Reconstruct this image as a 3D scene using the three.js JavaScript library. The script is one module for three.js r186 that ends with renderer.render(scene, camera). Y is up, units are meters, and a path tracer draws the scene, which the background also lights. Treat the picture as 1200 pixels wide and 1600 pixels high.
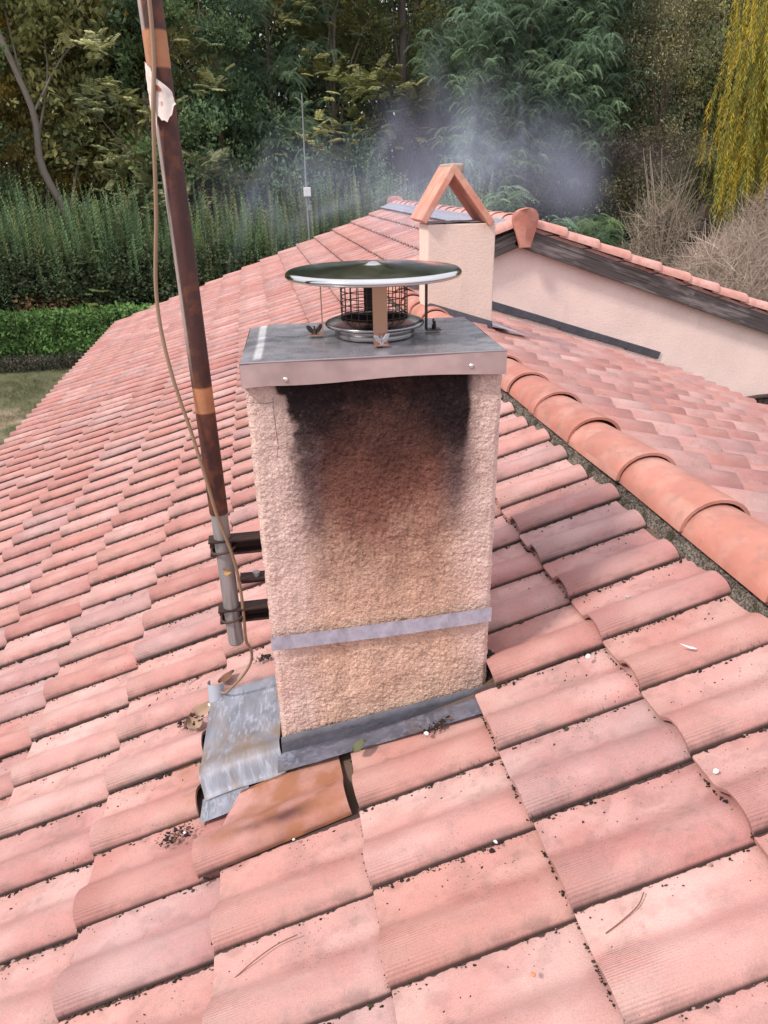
import * as THREE from 'three';
import { mergeGeometries, mergeVertices, toCreasedNormals } from 'three/addons/utils/BufferGeometryUtils.js';
import { RoundedBoxGeometry } from 'three/addons/geometries/RoundedBoxGeometry.js';

// ------------------------------------------------------------------ camera, sky, sun, exposure
const scene = new THREE.Scene();
const EYE = 5;                                            // the lens is 5 m above the lawn
const camera = new THREE.PerspectiveCamera(72.33, 0.75, 0.05, 400);
camera.position.set(0, EYE, 0);
camera.up.set(0.09356, 0.90221, -0.42104);
camera.lookAt(0.15013, EYE - 0.43025, -0.89015);
const renderer = new THREE.WebGLRenderer();
renderer.toneMapping = THREE.LinearToneMapping;
renderer.toneMappingExposure = 1.42;
renderer.shadowMap.enabled = true;
{ // bright overcast sky
  const W = 256, Hh = 128, d = new Float32Array(W * Hh * 4);
  for (let j = 0; j < Hh; j++) for (let i = 0; i < W; i++) {
    const el = ((j + 0.5) / Hh - 0.5) * Math.PI, az = ((i + 0.5) / W) * 2 * Math.PI;
    const s = Math.sin(el), o = (j * W + i) * 4;
    let L = s > 0 ? 0.68 * (1 + 0.60 * s) : 0.26;
    L *= 1 + 0.10 * Math.sin(az * 3 + el * 5) * Math.sin(el * 7 + az) * Math.max(0, s);
    d[o] = L * 1.0; d[o + 1] = L * 0.98; d[o + 2] = L * 1.05; d[o + 3] = 1;
  }
  const t = new THREE.DataTexture(d, W, Hh, THREE.RGBAFormat, THREE.FloatType);
  t.mapping = THREE.EquirectangularReflectionMapping; t.magFilter = THREE.LinearFilter; t.needsUpdate = true;
  scene.background = t; scene.environment = t;
}
const sun = new THREE.DirectionalLight(0xfff0e2, 2.5);
sun.position.set(-17, 23, 3); sun.target.position.set(0, 3, -4);
sun.castShadow = true; sun.shadow.radius = 14; sun.shadow.mapSize.set(2048, 2048);
Object.assign(sun.shadow.camera, { left: -22, right: 22, top: 22, bottom: -22, near: 1, far: 80 });
scene.add(sun, sun.target);

// ------------------------------------------------------------------ helpers
function rng(seed) { let a = seed >>> 0; return () => { a = (a + 0x6d2b79f5) >>> 0; let t = a; t = Math.imul(t ^ (t >>> 15), t | 1); t ^= t + Math.imul(t ^ (t >>> 7), t | 61); return ((t ^ (t >>> 14)) >>> 0) / 4294967296; }; }
const { lerp, clamp } = THREE.MathUtils, smoothstep = (x, a, b) => { const t = clamp((x - a) / (b - a), 0, 1); return t * t * (3 - 2 * t); };
const V3 = (x, y, z) => new THREE.Vector3(x, y, z);
const hash = (x, y, z) => { let h = Math.imul(x, 374761393) ^ Math.imul(y, 668265263) ^ Math.imul(z, 1274126177); h = Math.imul(h ^ (h >>> 13), 1274126177); return ((h ^ (h >>> 16)) >>> 0) / 4294967296; };
function vn(x, y, s = 0) {                                 // value noise 0..1
  const ix = Math.floor(x), iy = Math.floor(y); let u = x - ix, v = y - iy; u = u * u * (3 - 2 * u); v = v * v * (3 - 2 * v);
  return lerp(lerp(hash(ix, iy, s), hash(ix + 1, iy, s), u), lerp(hash(ix, iy + 1, s), hash(ix + 1, iy + 1, s), u), v);
}
function fbm(x, y, o = 4, s = 0) { let a = 0, w = 0.5, t = 0; for (let i = 0; i < o; i++) { a += w * vn(x, y, s + i * 17); t += w; w *= 0.5; x = x * 2.03 + 7.1; y = y * 2.03 + 3.7; } return a / t; }
function worley(x, y, s = 0) { const ix = Math.floor(x), iy = Math.floor(y); let d = 9; for (let i = -1; i < 2; i++) for (let j = -1; j < 2; j++) { const px = ix + i + hash(ix + i, iy + j, s), py = iy + j + hash(ix + i, iy + j, s + 5); d = Math.min(d, (px - x) ** 2 + (py - y) ** 2); } return Math.sqrt(d); }
const toS = (c) => (c <= 0.0031308 ? c * 12.92 : 1.055 * Math.pow(c, 1 / 2.4) - 0.055);
function tex(w, h, f, srgb = true) {                       // f(x01, y01) -> [r,g,b] linear, or a number
  const d = new Uint8Array(w * h * 4);
  for (let j = 0; j < h; j++) for (let i = 0; i < w; i++) {
    const c = f((i + 0.5) / w, (j + 0.5) / h), o = (j * w + i) * 4, k = typeof c === 'number' ? [c, c, c] : c;
    for (let n = 0; n < 3; n++) d[o + n] = 255 * clamp(srgb ? toS(clamp(k[n], 0, 1)) : k[n], 0, 1);
    d[o + 3] = 255;
  }
  const t = new THREE.DataTexture(d, w, h); t.magFilter = THREE.LinearFilter; t.minFilter = THREE.LinearMipmapLinearFilter; t.wrapS = t.wrapT = THREE.RepeatWrapping;
  if (srgb) t.colorSpace = THREE.SRGBColorSpace; t.needsUpdate = true; return t;
}
const rgb = (r, g, b) => new THREE.Color().setRGB(r, g, b);
function mat(o) { const m = new THREE.MeshPhysicalMaterial({ roughness: 0.8, ...o }); return m; }
function rep(t, x, y = x) { const c = t.clone(); c.repeat.set(x, y); c.needsUpdate = true; return c; }
const used = new Set();
function numbered(n) { if (!used.has(n)) { used.add(n); return n; } for (let i = 1; ; i++) { const k = n + '_' + String(i).padStart(3, '0'); if (!used.has(k)) { used.add(k); return k; } } }
function thing(name, label, category, pos = [0, 0, 0], group) {
  const g = new THREE.Group(); g.name = numbered(name); g.position.set(...pos); g.userData = { label, category }; if (group) g.userData.group = group; scene.add(g); return g;
}
function prep(g) { let n = g.index ? g.toNonIndexed() : g; for (const k of Object.keys(n.attributes)) if (!['position', 'normal', 'uv', 'color'].includes(k)) n.deleteAttribute(k); if (!n.attributes.normal) n.computeVertexNormals(); if (!n.attributes.uv) n.setAttribute('uv', new THREE.BufferAttribute(new Float32Array(n.attributes.position.count * 2), 2)); n.morphAttributes = {}; return n; }
const merge = (l) => mergeGeometries(l.map(prep));
function part(name, geo, m, parent, kind) { const o = new THREE.Mesh(Array.isArray(geo) ? merge(geo) : geo, m); o.name = numbered(name); o.castShadow = o.receiveShadow = true; if (kind) o.userData.kind = kind; parent.add(o); return o; }
function single(name, geo, m, label, category, pos = [0, 0, 0], group) { const o = part(name, geo, m, scene); o.position.set(...pos); o.userData = { label, category }; if (group) o.userData.group = group; return o; }
function struct(name, geo, m, kind = 'structure') { const o = part(name, geo, m, scene); o.userData.kind = kind; return o; }
function box(w, h, d, x = 0, y = 0, z = 0, r = 0) { const g = r ? new RoundedBoxGeometry(w, h, d, 2, r) : new THREE.BoxGeometry(w, h, d); return g.translate(x, y, z); }
function cyl(r0, r1, h, x = 0, y = 0, z = 0, n = 20) { return new THREE.CylinderGeometry(r1, r0, h, n).translate(x, y + h / 2, z); }
function tube(pts, r, n = 8, seg) { return new THREE.TubeGeometry(new THREE.CatmullRomCurve3(pts.map((p) => (p.isVector3 ? p : V3(...p)))), seg ?? pts.length * 6, r, n); }
function limb(pts, r0, r1, n = 7, seg = 10, wob = 0, R = Math.random) { // tapered tube
  const c = new THREE.CatmullRomCurve3(pts), P = [], I = [], U = []; let up = V3(0.3, 0.1, 1).normalize();
  for (let i = 0; i <= seg; i++) {
    const t = i / seg, p = c.getPoint(t), T = c.getTangent(t), a = V3().crossVectors(up, T).normalize(), b = V3().crossVectors(T, a), r = lerp(r0, r1, t);
    for (let k = 0; k <= n; k++) { const q = (k / n) * 2 * Math.PI, rr = r * (1 + wob * (hash(i, k % n, 3) - 0.5)); const v = p.clone().addScaledVector(a, Math.cos(q) * rr).addScaledVector(b, Math.sin(q) * rr); P.push(v.x, v.y, v.z); U.push(k / n, t * 4); }
  }
  for (let i = 0; i < seg; i++) for (let k = 0; k < n; k++) { const a = i * (n + 1) + k, b = a + n + 1; I.push(a, a + 1, b, b, a + 1, b + 1); }
  const g = new THREE.BufferGeometry(); g.setAttribute('position', new THREE.Float32BufferAttribute(P, 3)); g.setAttribute('uv', new THREE.Float32BufferAttribute(U, 2)); g.setIndex(I); g.computeVertexNormals(); return g;
}
function grid(nu, nv, f, uvf) { // f(s,t) -> [x,y,z]
  const P = [], U = [], I = [];
  for (let j = 0; j <= nv; j++) for (let i = 0; i <= nu; i++) { const p = f(i / nu, j / nv); P.push(...p); U.push(...(uvf ? uvf(i / nu, j / nv, p) : [i / nu, j / nv])); }
  for (let j = 0; j < nv; j++) for (let i = 0; i < nu; i++) { const a = j * (nu + 1) + i, b = a + nu + 1; I.push(a, a + 1, b, b, a + 1, b + 1); }
  const g = new THREE.BufferGeometry(); g.setAttribute('position', new THREE.Float32BufferAttribute(P, 3)); g.setAttribute('uv', new THREE.Float32BufferAttribute(U, 2)); g.setIndex(I); g.computeVertexNormals(); return g;
}
function boxUV(g, s = 1) { // uv in metres from the dominant normal
  const n = prep(g), p = n.attributes.position, m = n.attributes.normal, u = n.attributes.uv;
  for (let i = 0; i < p.count; i++) { const ax = Math.abs(m.getX(i)), ay = Math.abs(m.getY(i)), az = Math.abs(m.getZ(i)); if (az >= ax && az >= ay) u.setXY(i, p.getX(i) * s, p.getY(i) * s); else if (ax >= ay) u.setXY(i, p.getZ(i) * s, p.getY(i) * s); else u.setXY(i, p.getX(i) * s, p.getZ(i) * s); }
  return n;
}

// ------------------------------------------------------------------ roof frame
const SA = 0.3417, TA = Math.tan(SA), SB = Math.PI / 10, TB = Math.tan(SB), XR = 1.31, XR2 = 2.76;
const yA = (x) => EYE - 1.4241 + x * TA, YR = yA(XR), YR2 = yA(XR2), yB = (x) => YR - (x - XR) * TB, yC = (x) => YR2 - (x - XR2) * 0.342;
const LX = 0.34824, LZ = 0.21, X0 = -0.91659, Z0 = -1.00333, ZG = -7.5, ZF = -14.2;
const onA = (x, z, h = 0) => V3(x - Math.sin(SA) * h, yA(x) + Math.cos(SA) * h, z);

// ------------------------------------------------------------------ shared textures
const NC = 4, NR = 7, TL = 0.42, TW = 0.222;                // tile atlas cells and tile size
const stainCell = 0, halfStainCell = 1;
const clayMap = tex(2048, 2044, (x, y) => {
  const ci = Math.min(NC - 1, Math.floor(x * NC)), cj = Math.min(NR - 1, Math.floor(y * NR)), id = cj * NC + ci;
  const u = (x * NC - ci) * TL, v = (y * NR - cj) * TW, k = id * 31;
  let t = 0.90 + 0.22 * fbm(u * 9 + k, v * 9, 4, id), bloom = smoothstep(fbm(u * 7 + k + 9, v * 14 + 4, 4, id + 60), 0.38, 0.75);
  const soot = smoothstep(fbm(u * 13 + k + 3, v * 16 + 8, 4, id + 90), 0.5, 0.8);
  const streak = 0.97 + 0.06 * vn(u * 6 + k, v * 260, id + 40);
  let r = 0.462 * t * streak, g = 0.220 * t * streak, b = 0.199 * t * streak;
  const bl = clamp(bloom * 0.34 + smoothstep(v, 0.11, 0.14) * 0.16 * (0.5 + vn(u * 12 + k, v * 20, id + 160)), 0, 1); r = lerp(r, 0.62, bl); g = lerp(g, 0.42, bl); b = lerp(b, 0.385, bl); const wash = 0.30 * smoothstep(u, 0.16, 0.0) * smoothstep(v, 0.11, 0.03) * (0.4 + 0.9 * fbm(u * 14 + k, v * 24, 3, id + 190)) + 0.16 * smoothstep(v, 0.05, 0.0) * fbm(u * 9 + k, v * 30, 3, id + 191); r = lerp(r, 0.26, wash); g = lerp(g, 0.17, wash); b = lerp(b, 0.155, wash);  // pan paler: dust, with its lit difference painted in too
  const mot = fbm(u * 60 + k, v * 60, 4, id + 140); const so = soot * 0.24 + 0.42 * smoothstep(mot, 0.5, 0.85) * smoothstep(fbm(u * 8 + k, v * 10, 3, id + 150), 0.35, 0.7); r = lerp(r, 0.27, so); g = lerp(g, 0.175, so); b = lerp(b, 0.155, so); const veil = 0.20 * smoothstep(fbm(u * 5 + k + 2, v * 7, 3, id + 180), 0.3, 0.7) + 0.06; r = lerp(r, 0.42, veil); g = lerp(g, 0.29, veil); b = lerp(b, 0.265, veil);
  // worn lip at the lower end, dirt and contact shadow painted along the joint
  const dj = smoothstep(v, 0.020, 0.004) * 0.55 * smoothstep(fbm(u * 26 + k, v * 60, 4, id), 0.35, 0.7); r *= 1 - 0.45 * dj; g *= 1 - 0.4 * dj; b *= 1 - 0.4 * dj;
  const pan = smoothstep(v, 0.1, 0.13), dirt = pan * smoothstep(fbm(u * 22 + k, v * 30, 3, id + 7), 0.48, 0.75) * 0.14; r *= 1 - dirt; g *= 1 - dirt; b *= 1 - dirt;
  const jn = fbm(u * 70 + k, 3.3, 3, id + 170), jd = Math.max(smoothstep(v, 0.0032, 0.0018), smoothstep(v, 0.2094 - 0.0048 * Math.max(0, jn - 0.35) * 2.2, 0.2100 - 0.0040 * Math.max(0, jn - 0.35) * 2.2)) * 0.92; r = lerp(r, 0.035, jd); g = lerp(g, 0.022, jd); b = lerp(b, 0.020, jd);
  const sp = worley(u * 55 + k, v * 55, id + 11); const spn = fbm(u * 10 + k, v * 10, 2, id + 5); if (sp < 0.22 * (spn - 0.45)) { r *= 0.5; g *= 0.48; b *= 0.5; }
  const sp2 = worley(u * 150 + k, v * 150, id + 12); if (sp2 < 0.10 * vn(u * 20, v * 20 + k, id)) { r *= 0.75; g *= 0.72; b *= 0.74; }
  const gr = 0.88 + 0.24 * vn(u * 900, v * 900, id); r *= gr; g *= gr; b *= gr;
  if (id === stainCell || id === halfStainCell) {
    const m = (id ? 0.55 : 1) * smoothstep(fbm(u * 8 + 2, v * 10, 4, 3) + (id ? (u - 0.2) * 1.6 : (0.3 - Math.abs(u - 0.22) * 1.2)), 0.35, 0.8);
    const m2 = m * (0.45 + 0.55 * smoothstep(fbm(u * 20 + 5, v * 22, 4, 8), 0.3, 0.65)); r = lerp(r, 0.29, m2 * 0.9); g = lerp(g, 0.125, m2 * 0.9); b = lerp(b, 0.065, m2 * 0.9);
    if (!id) { const q = Math.exp(-(((u - 0.25) / 0.055) ** 2) - ((v - 0.044) / 0.018) ** 2) + 0.6 * Math.exp(-(((u - 0.15) / 0.05) ** 2) - ((v - 0.050) / 0.013) ** 2); const qq = 0.88 * Math.min(1, q * (0.7 + 0.7 * fbm(u * 30, v * 60, 3, 9))); r = lerp(r, 0.075, qq); g = lerp(g, 0.026, qq); b = lerp(b, 0.026, qq); }
  }
  return [r, g, b];
});
const clayBump = tex(2048, 2044, (x, y) => {
  const ci = Math.min(NC - 1, Math.floor(x * NC)), cj = Math.min(NR - 1, Math.floor(y * NR)), id = cj * NC + ci;
  const u = (x * NC - ci) * TL, v = (y * NR - cj) * TW;
  let h = 0.5 + 0.30 * (fbm(u * 30 + id * 9, v * 30, 3, id) - 0.5) + 0.16 * (vn(u * 700, v * 700, id) - 0.5);
  h += 0.13 * Math.sin((v / 0.0052) * 2 * Math.PI + 1.5 * vn(u * 9, v * 9, id)) * smoothstep(u, 0.17, 0.05) * smoothstep(v, 0.15, 0.1);
    return h;
}, false);
const stuccoBump = tex(1024, 1024, (x, y) => { const X = x * 64, Y = y * 64; const wr = (f) => f; return 0.5 + 0.5 * (fbm(X, Y, 4, 4) - 0.5) + 0.35 * (0.5 - worley(X * 1.1, Y * 1.1, 8)); }, false);
const stuccoMap = tex(512, 512, (x, y) => { const t = 0.86 + 0.2 * fbm(x * 6, y * 6, 5, 21) + 0.08 * (vn(x * 200, y * 200, 2) - 0.5); return [t, t * 0.99, t * 0.98]; });
const metalMap = tex(512, 512, (x, y) => { const n = fbm(x * 7, y * 7, 5, 31), s = fbm(x * 24 + 5, y * 24, 5, 33); const t = 0.70 + 0.55 * (n - 0.2) - 0.25 * (s - 0.3); return [t, t * 1.0, t * 1.01]; });
const metalRough = tex(512, 512, (x, y) => 0.55 + 0.6 * (fbm(x * 9, y * 9, 5, 35) - 0.4) + 0.1 * (vn(x * 150, y * 20, 3) - 0.5), false);
const fineBump = tex(512, 512, (x, y) => 0.5 + 0.6 * (fbm(x * 40, y * 40, 4, 41) - 0.5), false);

// ------------------------------------------------------------------ tile geometry
const TOP = [[0, 0.001], [0.003, 0.016], [0.012, 0.031], [0.026, 0.0415], [0.046, 0.0465], [0.066, 0.0445], [0.084, 0.036], [0.100, 0.0225], [0.115, 0.009], [0.132, 0.0015], [0.165, -0.001], [0.195, -0.001], [0.222, 0.0005]];
function tileGeo(cell, L, seed, cheap = false, farEdge) {
  const R = rng(seed), top = TOP.map(([w, h]) => [w, h + (w > 0.002 ? (R() - 0.5) * 0.0016 : 0)]);
  const pts = cheap ? top.filter((_, i) => [0, 1, 3, 4, 6, 8, 9, 12].includes(i)) : top, th = 0.0125;
  const bot = cheap ? [] : [[0.222, -0.012], [0.130, -0.0105], [0.112, -0.003], [0.094, 0.014], [0.072, 0.032], [0.046, 0.036], [0.026, 0.029], [0.014, 0.014], [0.011, 0.001]];
  const bow = (R() - 0.5) * 0.004, us = farEdge ? [0, 0.004, 0.03, 0.06, 0.09, 0.12, 0.16, 0.2, 0.26, L] : cheap ? [0, L] : [0, 0.004, L * 0.5, L], P = [], I = [], U = [];
  const ring = pts.length + bot.length, ci = cell % NC, cj = Math.floor(cell / NC);
  const put = (u, w, h) => { if (w < 0.13) h *= 1 - 0.26 * (u / TL); if (farEdge) { const m = farEdge(u); if (w > m) w = m + (w - m) * 0.02; } P.push(u, h + bow * Math.sin((u / L) * Math.PI), -w); U.push((ci + clamp(u / TL, 0.004, 0.996)) / NC, (cj + clamp(w / TW, 0.006, 0.994)) / NR); };
  us.forEach((u, k) => { for (const [w, h] of pts) put(u, w, h - (k === 0 && !cheap ? 0.003 : 0)); for (const [w, h] of bot) put(u, w, h); });
  const closed = bot.length > 0, n = closed ? ring : ring - 1;
  for (let k = 0; k < us.length - 1; k++) for (let i = 0; i < n; i++) { const a = k * ring + i, b = k * ring + ((i + 1) % ring), c = a + ring, d = b + ring; I.push(a, c, b, b, c, d); }
  if (closed) for (const [k, flip] of [[0, 0], [us.length - 1, 1]]) { // end faces: a strip between top and underside
    const T = [...pts.keys()].map((i) => k * ring + i), B = [...bot.keys()].reverse().map((i) => k * ring + pts.length + i);
    let i = 0, j = 0; while (i < T.length - 1 || j < B.length - 1) { const adv = j >= B.length - 1 || (i < T.length - 1 && i / (T.length - 1) <= j / (B.length - 1)); const tri = adv ? [T[i], T[i + 1], B[j]] : [T[i], B[j + 1], B[j]]; if (adv) i++; else j++; I.push(...(flip ? [tri[0], tri[2], tri[1]] : tri)); }
  } else { const a = ring * 0; for (let i = 0; i < pts.length - 1; i++) { /* a short drop at the lower end */ const o = P.length / 3; for (const [q, dh] of [[i, 0], [i + 1, 0], [i + 1, -0.014], [i, -0.014]]) { P.push(P[q * 3], P[q * 3 + 1] + dh, P[q * 3 + 2]); U.push(U[q * 2], U[q * 2 + 1]); } I.push(o, o + 1, o + 2, o, o + 2, o + 3); } }
  const g = new THREE.BufferGeometry(); g.setAttribute('position', new THREE.Float32BufferAttribute(P, 3)); g.setAttribute('uv', new THREE.Float32BufferAttribute(U, 2)); g.setIndex(I);
  return toCreasedNormals(g, 0.75);
}
const tints = [[1, 1, 1], [0.95, 0.92, 0.91], [1.0, 1.07, 1.09], [0.90, 0.89, 0.91], [0.97, 0.94, 0.92], [1.06, 1.16, 1.18], [0.88, 0.82, 0.82], [0.90, 0.99, 1.05]];
const clay = tints.map((t) => mat({ map: clayMap, bumpMap: clayBump, bumpScale: 0.0035, roughness: 0.82, color: rgb(...t.map((v) => v * 0.95)), specularIntensity: 0.5 }));
const clayField = mat({ map: clayMap, bumpMap: clayBump, bumpScale: 0.0035, roughness: 0.82, vertexColors: true, specularIntensity: 0.5 });

// ------------------------------------------------------------------ the house
const house = thing('house', 'low house whose pink clay tile roof fills the photograph', 'house');
const roof = new THREE.Group(); roof.name = numbered('roof'); house.add(roof);
{
  const R = rng(11), spots = [];
  const tilt = 0.025 / (LX / Math.cos(SA));
  const add = (side, c, r, L, x, y, z, rz, ry) => { spots.push({ side, c, r, L, x: x + (R() - 0.5) * 0.008, y: y + (R() - 0.5) * 0.003, z: z + (R() - 0.5) * 0.005, rz: rz + (R() - 0.5) * 0.008, ry: ry + (R() - 0.5) * 0.014, cell: 2 + Math.floor(R() * (NC * NR - 2)), tint: Math.floor(R() * 8), k: R() }); };
  for (let r = -7; r < 63; r++) {
    const z = Z0 - LZ * r, wide = z - 0.1 < ZG;
    for (let c = -5; c <= (wide ? 9 : 5); c++) {
      const x = X0 + LX * c;
      if (x > 0 && x < 0.4 && z < -1.35 && z > -1.8) continue;   // under the chimney
      if ((c === 2 && (r === 2 || r === 3)) || (c === 3 && (r >= 2 && r <= 4)) ) continue;
      let L = TL; if (!wide && c === 5) L = 0.362 + 0.012 * ((r * 7) % 3 - 1); if (c === 1 && (r === 2 || r === 3)) L = 0.30; if (c === 4 && r === 2) { add('A', c, r, TL - 0.06, x + 0.057, yA(x + 0.057), z, SA - tilt, 0); continue; }
      add('A', c, r, L, x, yA(x), z, SA - tilt, 0);
    }
  }
  const tiltB = tilt, nB = 9;
  for (let r = -5; r < 31; r++) for (let c = 0; c < nB; c++) { const x = 1.41 + LX * 1.02 * (c + 1) - 0.02, z = -0.6 - LZ * r; if (z < ZG + 0.22) continue; add('B', c, r, TL, x, yB(x), z - LZ, SB - tiltB, Math.PI); }
  // pick the ones that show largest
  const f = camera; f.updateMatrixWorld(true); f.aspect = 0.75; f.updateProjectionMatrix();
  for (const s of spots) { const v = V3(s.x + (s.side === 'A' ? 0.18 : -0.18), s.y + 0.03, s.z - 0.1), d = v.distanceTo(f.position), q = v.clone().project(f); const inside = Math.abs(q.x) < 1.12 && Math.abs(q.y) < 1.12 && q.z < 1; s.size = inside ? 1 / d : -d; }
  spots.sort((a, b) => b.size - a.size);
  const pool = {}; const geo = (cell, L, seed) => (pool[cell + '/' + L] ??= tileGeo(cell, L, seed));
  const rest = [], q = new THREE.Object3D();
  const place = (o, s) => { o.position.set(s.x, s.y, s.z); o.rotation.set(0, s.ry, s.rz, 'YZX'); };
  spots.forEach((s, i) => {
    const broken = s.side === 'A' && s.c === 2 && s.r === 1;
    if (broken) { s.x -= 0.045; s.z += 0.008; s.y = yA(s.x) + 0.010; s.ry += 0.05; }
    if (i < 299 || broken) {
      const half = s.side === 'A' && s.c === 1 && s.r === 2;
      const g = broken ? tileGeo(stainCell, TL - 0.025, 5, false, (u) => lerp(0.125, 0.215, smoothstep(u, 0.06, 0.12))) : geo(half ? halfStainCell : s.cell, s.L, 100 + s.cell);
      const o = part('tile', g, clay[broken || half ? 0 : s.tint], roof); place(o, s);
      if (broken) o.userData.label = 'chipped tile stained orange and brown in front of the zinc flashing';
    } else {
      place(q, s); q.updateMatrix();
      const g = tileGeo(s.cell, s.L, 7, true).applyMatrix4(q.matrix), t = tints[s.tint], n = g.attributes.position.count, col = new Float32Array(n * 3);
      for (let k = 0; k < n; k++) col.set(t.map((v) => v * 0.95), k * 3);
      g.setAttribute('color', new THREE.BufferAttribute(col, 3)); rest.push(g);
    }
  });
  part('tile_field', rest, clayField, roof, 'stuff');
  house.userData.spots = undefined; roof.userData.n = undefined;
  roof.spots = spots;
}
// ridge tiles
const ridgeGeo = (seed, L = 0.47) => {
  const n = 14, P = [], U = [], I = [], R = rng(seed), th = 0.013; const zs = [0, 0.004, 0.03, L * 0.5, L];
  const prof = (z, inner) => { const r = lerp(0.121, 0.106, z / L) - inner * th, out = []; for (let i = 0; i <= n; i++) { const a = (i / n) * Math.PI; out.push([-Math.cos(a) * r, Math.sin(a) * r * 0.80 + (inner ? 0 : 0), z]); } return out; };
  const rings = []; zs.forEach((z, k) => { const a = prof(z, 0), b = prof(z, 1).reverse(); rings.push([...a, ...b]); });
  rings.forEach((g, k) => g.forEach(([x, y, z], i) => { const s = k === 0 ? 0.985 : 1; P.push(x * s, y * s + lerp(0.014, 0, z / L), -z); U.push(((seed * 0.37) % 1) + x * 1.2 + y, z * 1.2 + seed * 0.21); }));
  const m = rings[0].length;
  for (let k = 0; k < rings.length - 1; k++) for (let i = 0; i < m; i++) { const a = k * m + i, b = k * m + ((i + 1) % m), c = a + m, d = b + m; I.push(a, b, c, b, d, c); }
  for (let i = 0; i < n; i++) { const a = i, b = i + 1, c = m - 1 - i, d = m - 2 - i; I.push(a, c, b, b, c, d); }
  const g = new THREE.BufferGeometry(); g.setAttribute('position', new THREE.Float32BufferAttribute(P, 3)); g.setAttribute('uv', new THREE.Float32BufferAttribute(U, 2)); g.setIndex(I); return toCreasedNormals(g, 0.7);
};
const ridgeMap = tex(1024, 1024, (x, y) => { const t = 0.82 + 0.36 * fbm(x * 7, y * 7, 5, 51), bl = smoothstep(fbm(x * 9 + 4, y * 9, 5, 52), 0.4, 0.8) * 0.4, so = smoothstep(fbm(x * 24 + 4, y * 24, 4, 57), 0.5, 0.8) * 0.35, gr = 0.94 + 0.12 * hash(Math.floor(x * 1024), Math.floor(y * 1024), 2); return [lerp(lerp(0.45 * t, 0.56, bl), 0.25, so) * gr, lerp(lerp(0.160 * t, 0.29, bl), 0.13, so) * gr, lerp(lerp(0.110 * t, 0.22, bl), 0.1, so) * gr]; });
const ridgeMat = [mat({ map: ridgeMap, bumpMap: fineBump, bumpScale: 0.002, roughness: 0.75, color: rgb(0.95, 1.14, 1.28) }), mat({ map: ridgeMap, bumpMap: fineBump, bumpScale: 0.002, roughness: 0.75, color: rgb(0.87, 1.0, 1.12) }), mat({ map: ridgeMap, bumpMap: fineBump, bumpScale: 0.002, roughness: 0.72, color: rgb(0.98, 1.2, 1.35) })];
const ridgePink = mat({ map: ridgeMap, bumpMap: fineBump, bumpScale: 0.002, roughness: 0.75, color: rgb(1.2, 1.6, 1.95) });
{
  const R = rng(5), zs = [0.3, -0.1, -0.5, -0.9, -1.304, -1.703, -2.111, -2.528, -2.915, -3.28]; while (zs[zs.length - 1] > ZG + 0.5) zs.push(zs[zs.length - 1] - 0.395);
  const gs = [1, 2, 3, 4].map((s) => ridgeGeo(s));
  zs.forEach((z, i) => { const o = part('ridge_tile', gs[i % 4], ridgeMat[Math.floor(R() * 3)], roof); o.position.set(XR + (R() - 0.5) * 0.008, YR - 0.040, z); o.rotation.set((R() - 0.5) * 0.01, (R() - 0.5) * 0.03, (R() - 0.5) * 0.03); });
  for (let z = ZG + 0.12, i = 0; z > ZF + 0.1; z -= 0.4, i++) { const o = part('ridge_tile', gs[i % 4], ridgePink, roof); o.position.set(XR2, YR2 - 0.03 + (R() - 0.5) * 0.006, z); }
  // mortar bed beside the ridge
  const mm = tex(512, 512, (x, y) => { const t = 0.15 + 1.9 * Math.pow(vn(x * 150, y * 150, 71), 1.3) * (0.5 + hash(Math.floor(x * 512), Math.floor(y * 512), 4)) * (0.4 + fbm(x * 20, y * 20, 3, 75)), g = smoothstep(fbm(x * 14, y * 14, 4, 72), 0.45, 0.7); return [lerp(0.13, 0.055, g) * t, lerp(0.112, 0.050, g) * t, lerp(0.095, 0.032, g) * t]; });
  const mortar = mat({ map: rep(mm, 2), roughness: 1, bumpMap: rep(fineBump, 4), bumpScale: 0.006 });
  part('mortar_bed', grid(26, 1100, (s, t) => { const x = lerp(1.10, 1.245, s), z = lerp(0.45, ZG, t), n = fbm(x * 40, z * 40, 4, 73) - 0.5, n2 = worley(x * 80, z * 80, 3); const p = onA(x, z, -0.040 + 0.030 * smoothstep(s, 0.25, 0.72) + 0.022 * n - 0.008 * n2); return [p.x, p.y, p.z]; }, (s, t) => [lerp(0, 0.19, s), t * 7]), mortar, roof);
  part('mortar_bed', grid(10, 260, (s, t) => { const x = lerp(1.38, 1.50, s), z = lerp(0.45, ZG, t), n = fbm(x * 26, z * 26, 4, 74) - 0.5; return [x, yB(x) + 0.012 - 0.035 * s + 0.02 * n, z]; }, (s, t) => [s * 0.12, t * 7]), mortar, roof);
}
const stucco = (r, g, b, bs = 0.008, k = 1) => mat({ color: rgb(r, g, b), map: rep(stuccoMap, 0.6), bumpMap: rep(stuccoBump, k), bumpScale: bs, roughness: 0.95, specularIntensity: 0.2 });
const wallMat = stucco(0.90, 0.72, 0.68, 0.005, 1.2);
const zinc = mat({ color: rgb(0.36, 0.37, 0.42), metalness: 0.85, roughness: 0.75, map: rep(metalMap, 2), roughnessMap: rep(metalRough, 2) });
const lead = mat({ color: rgb(0.14, 0.14, 0.17), metalness: 0.5, roughness: 0.6, map: rep(metalMap, 3), bumpMap: rep(fineBump, 2), bumpScale: 0.002 });
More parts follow.
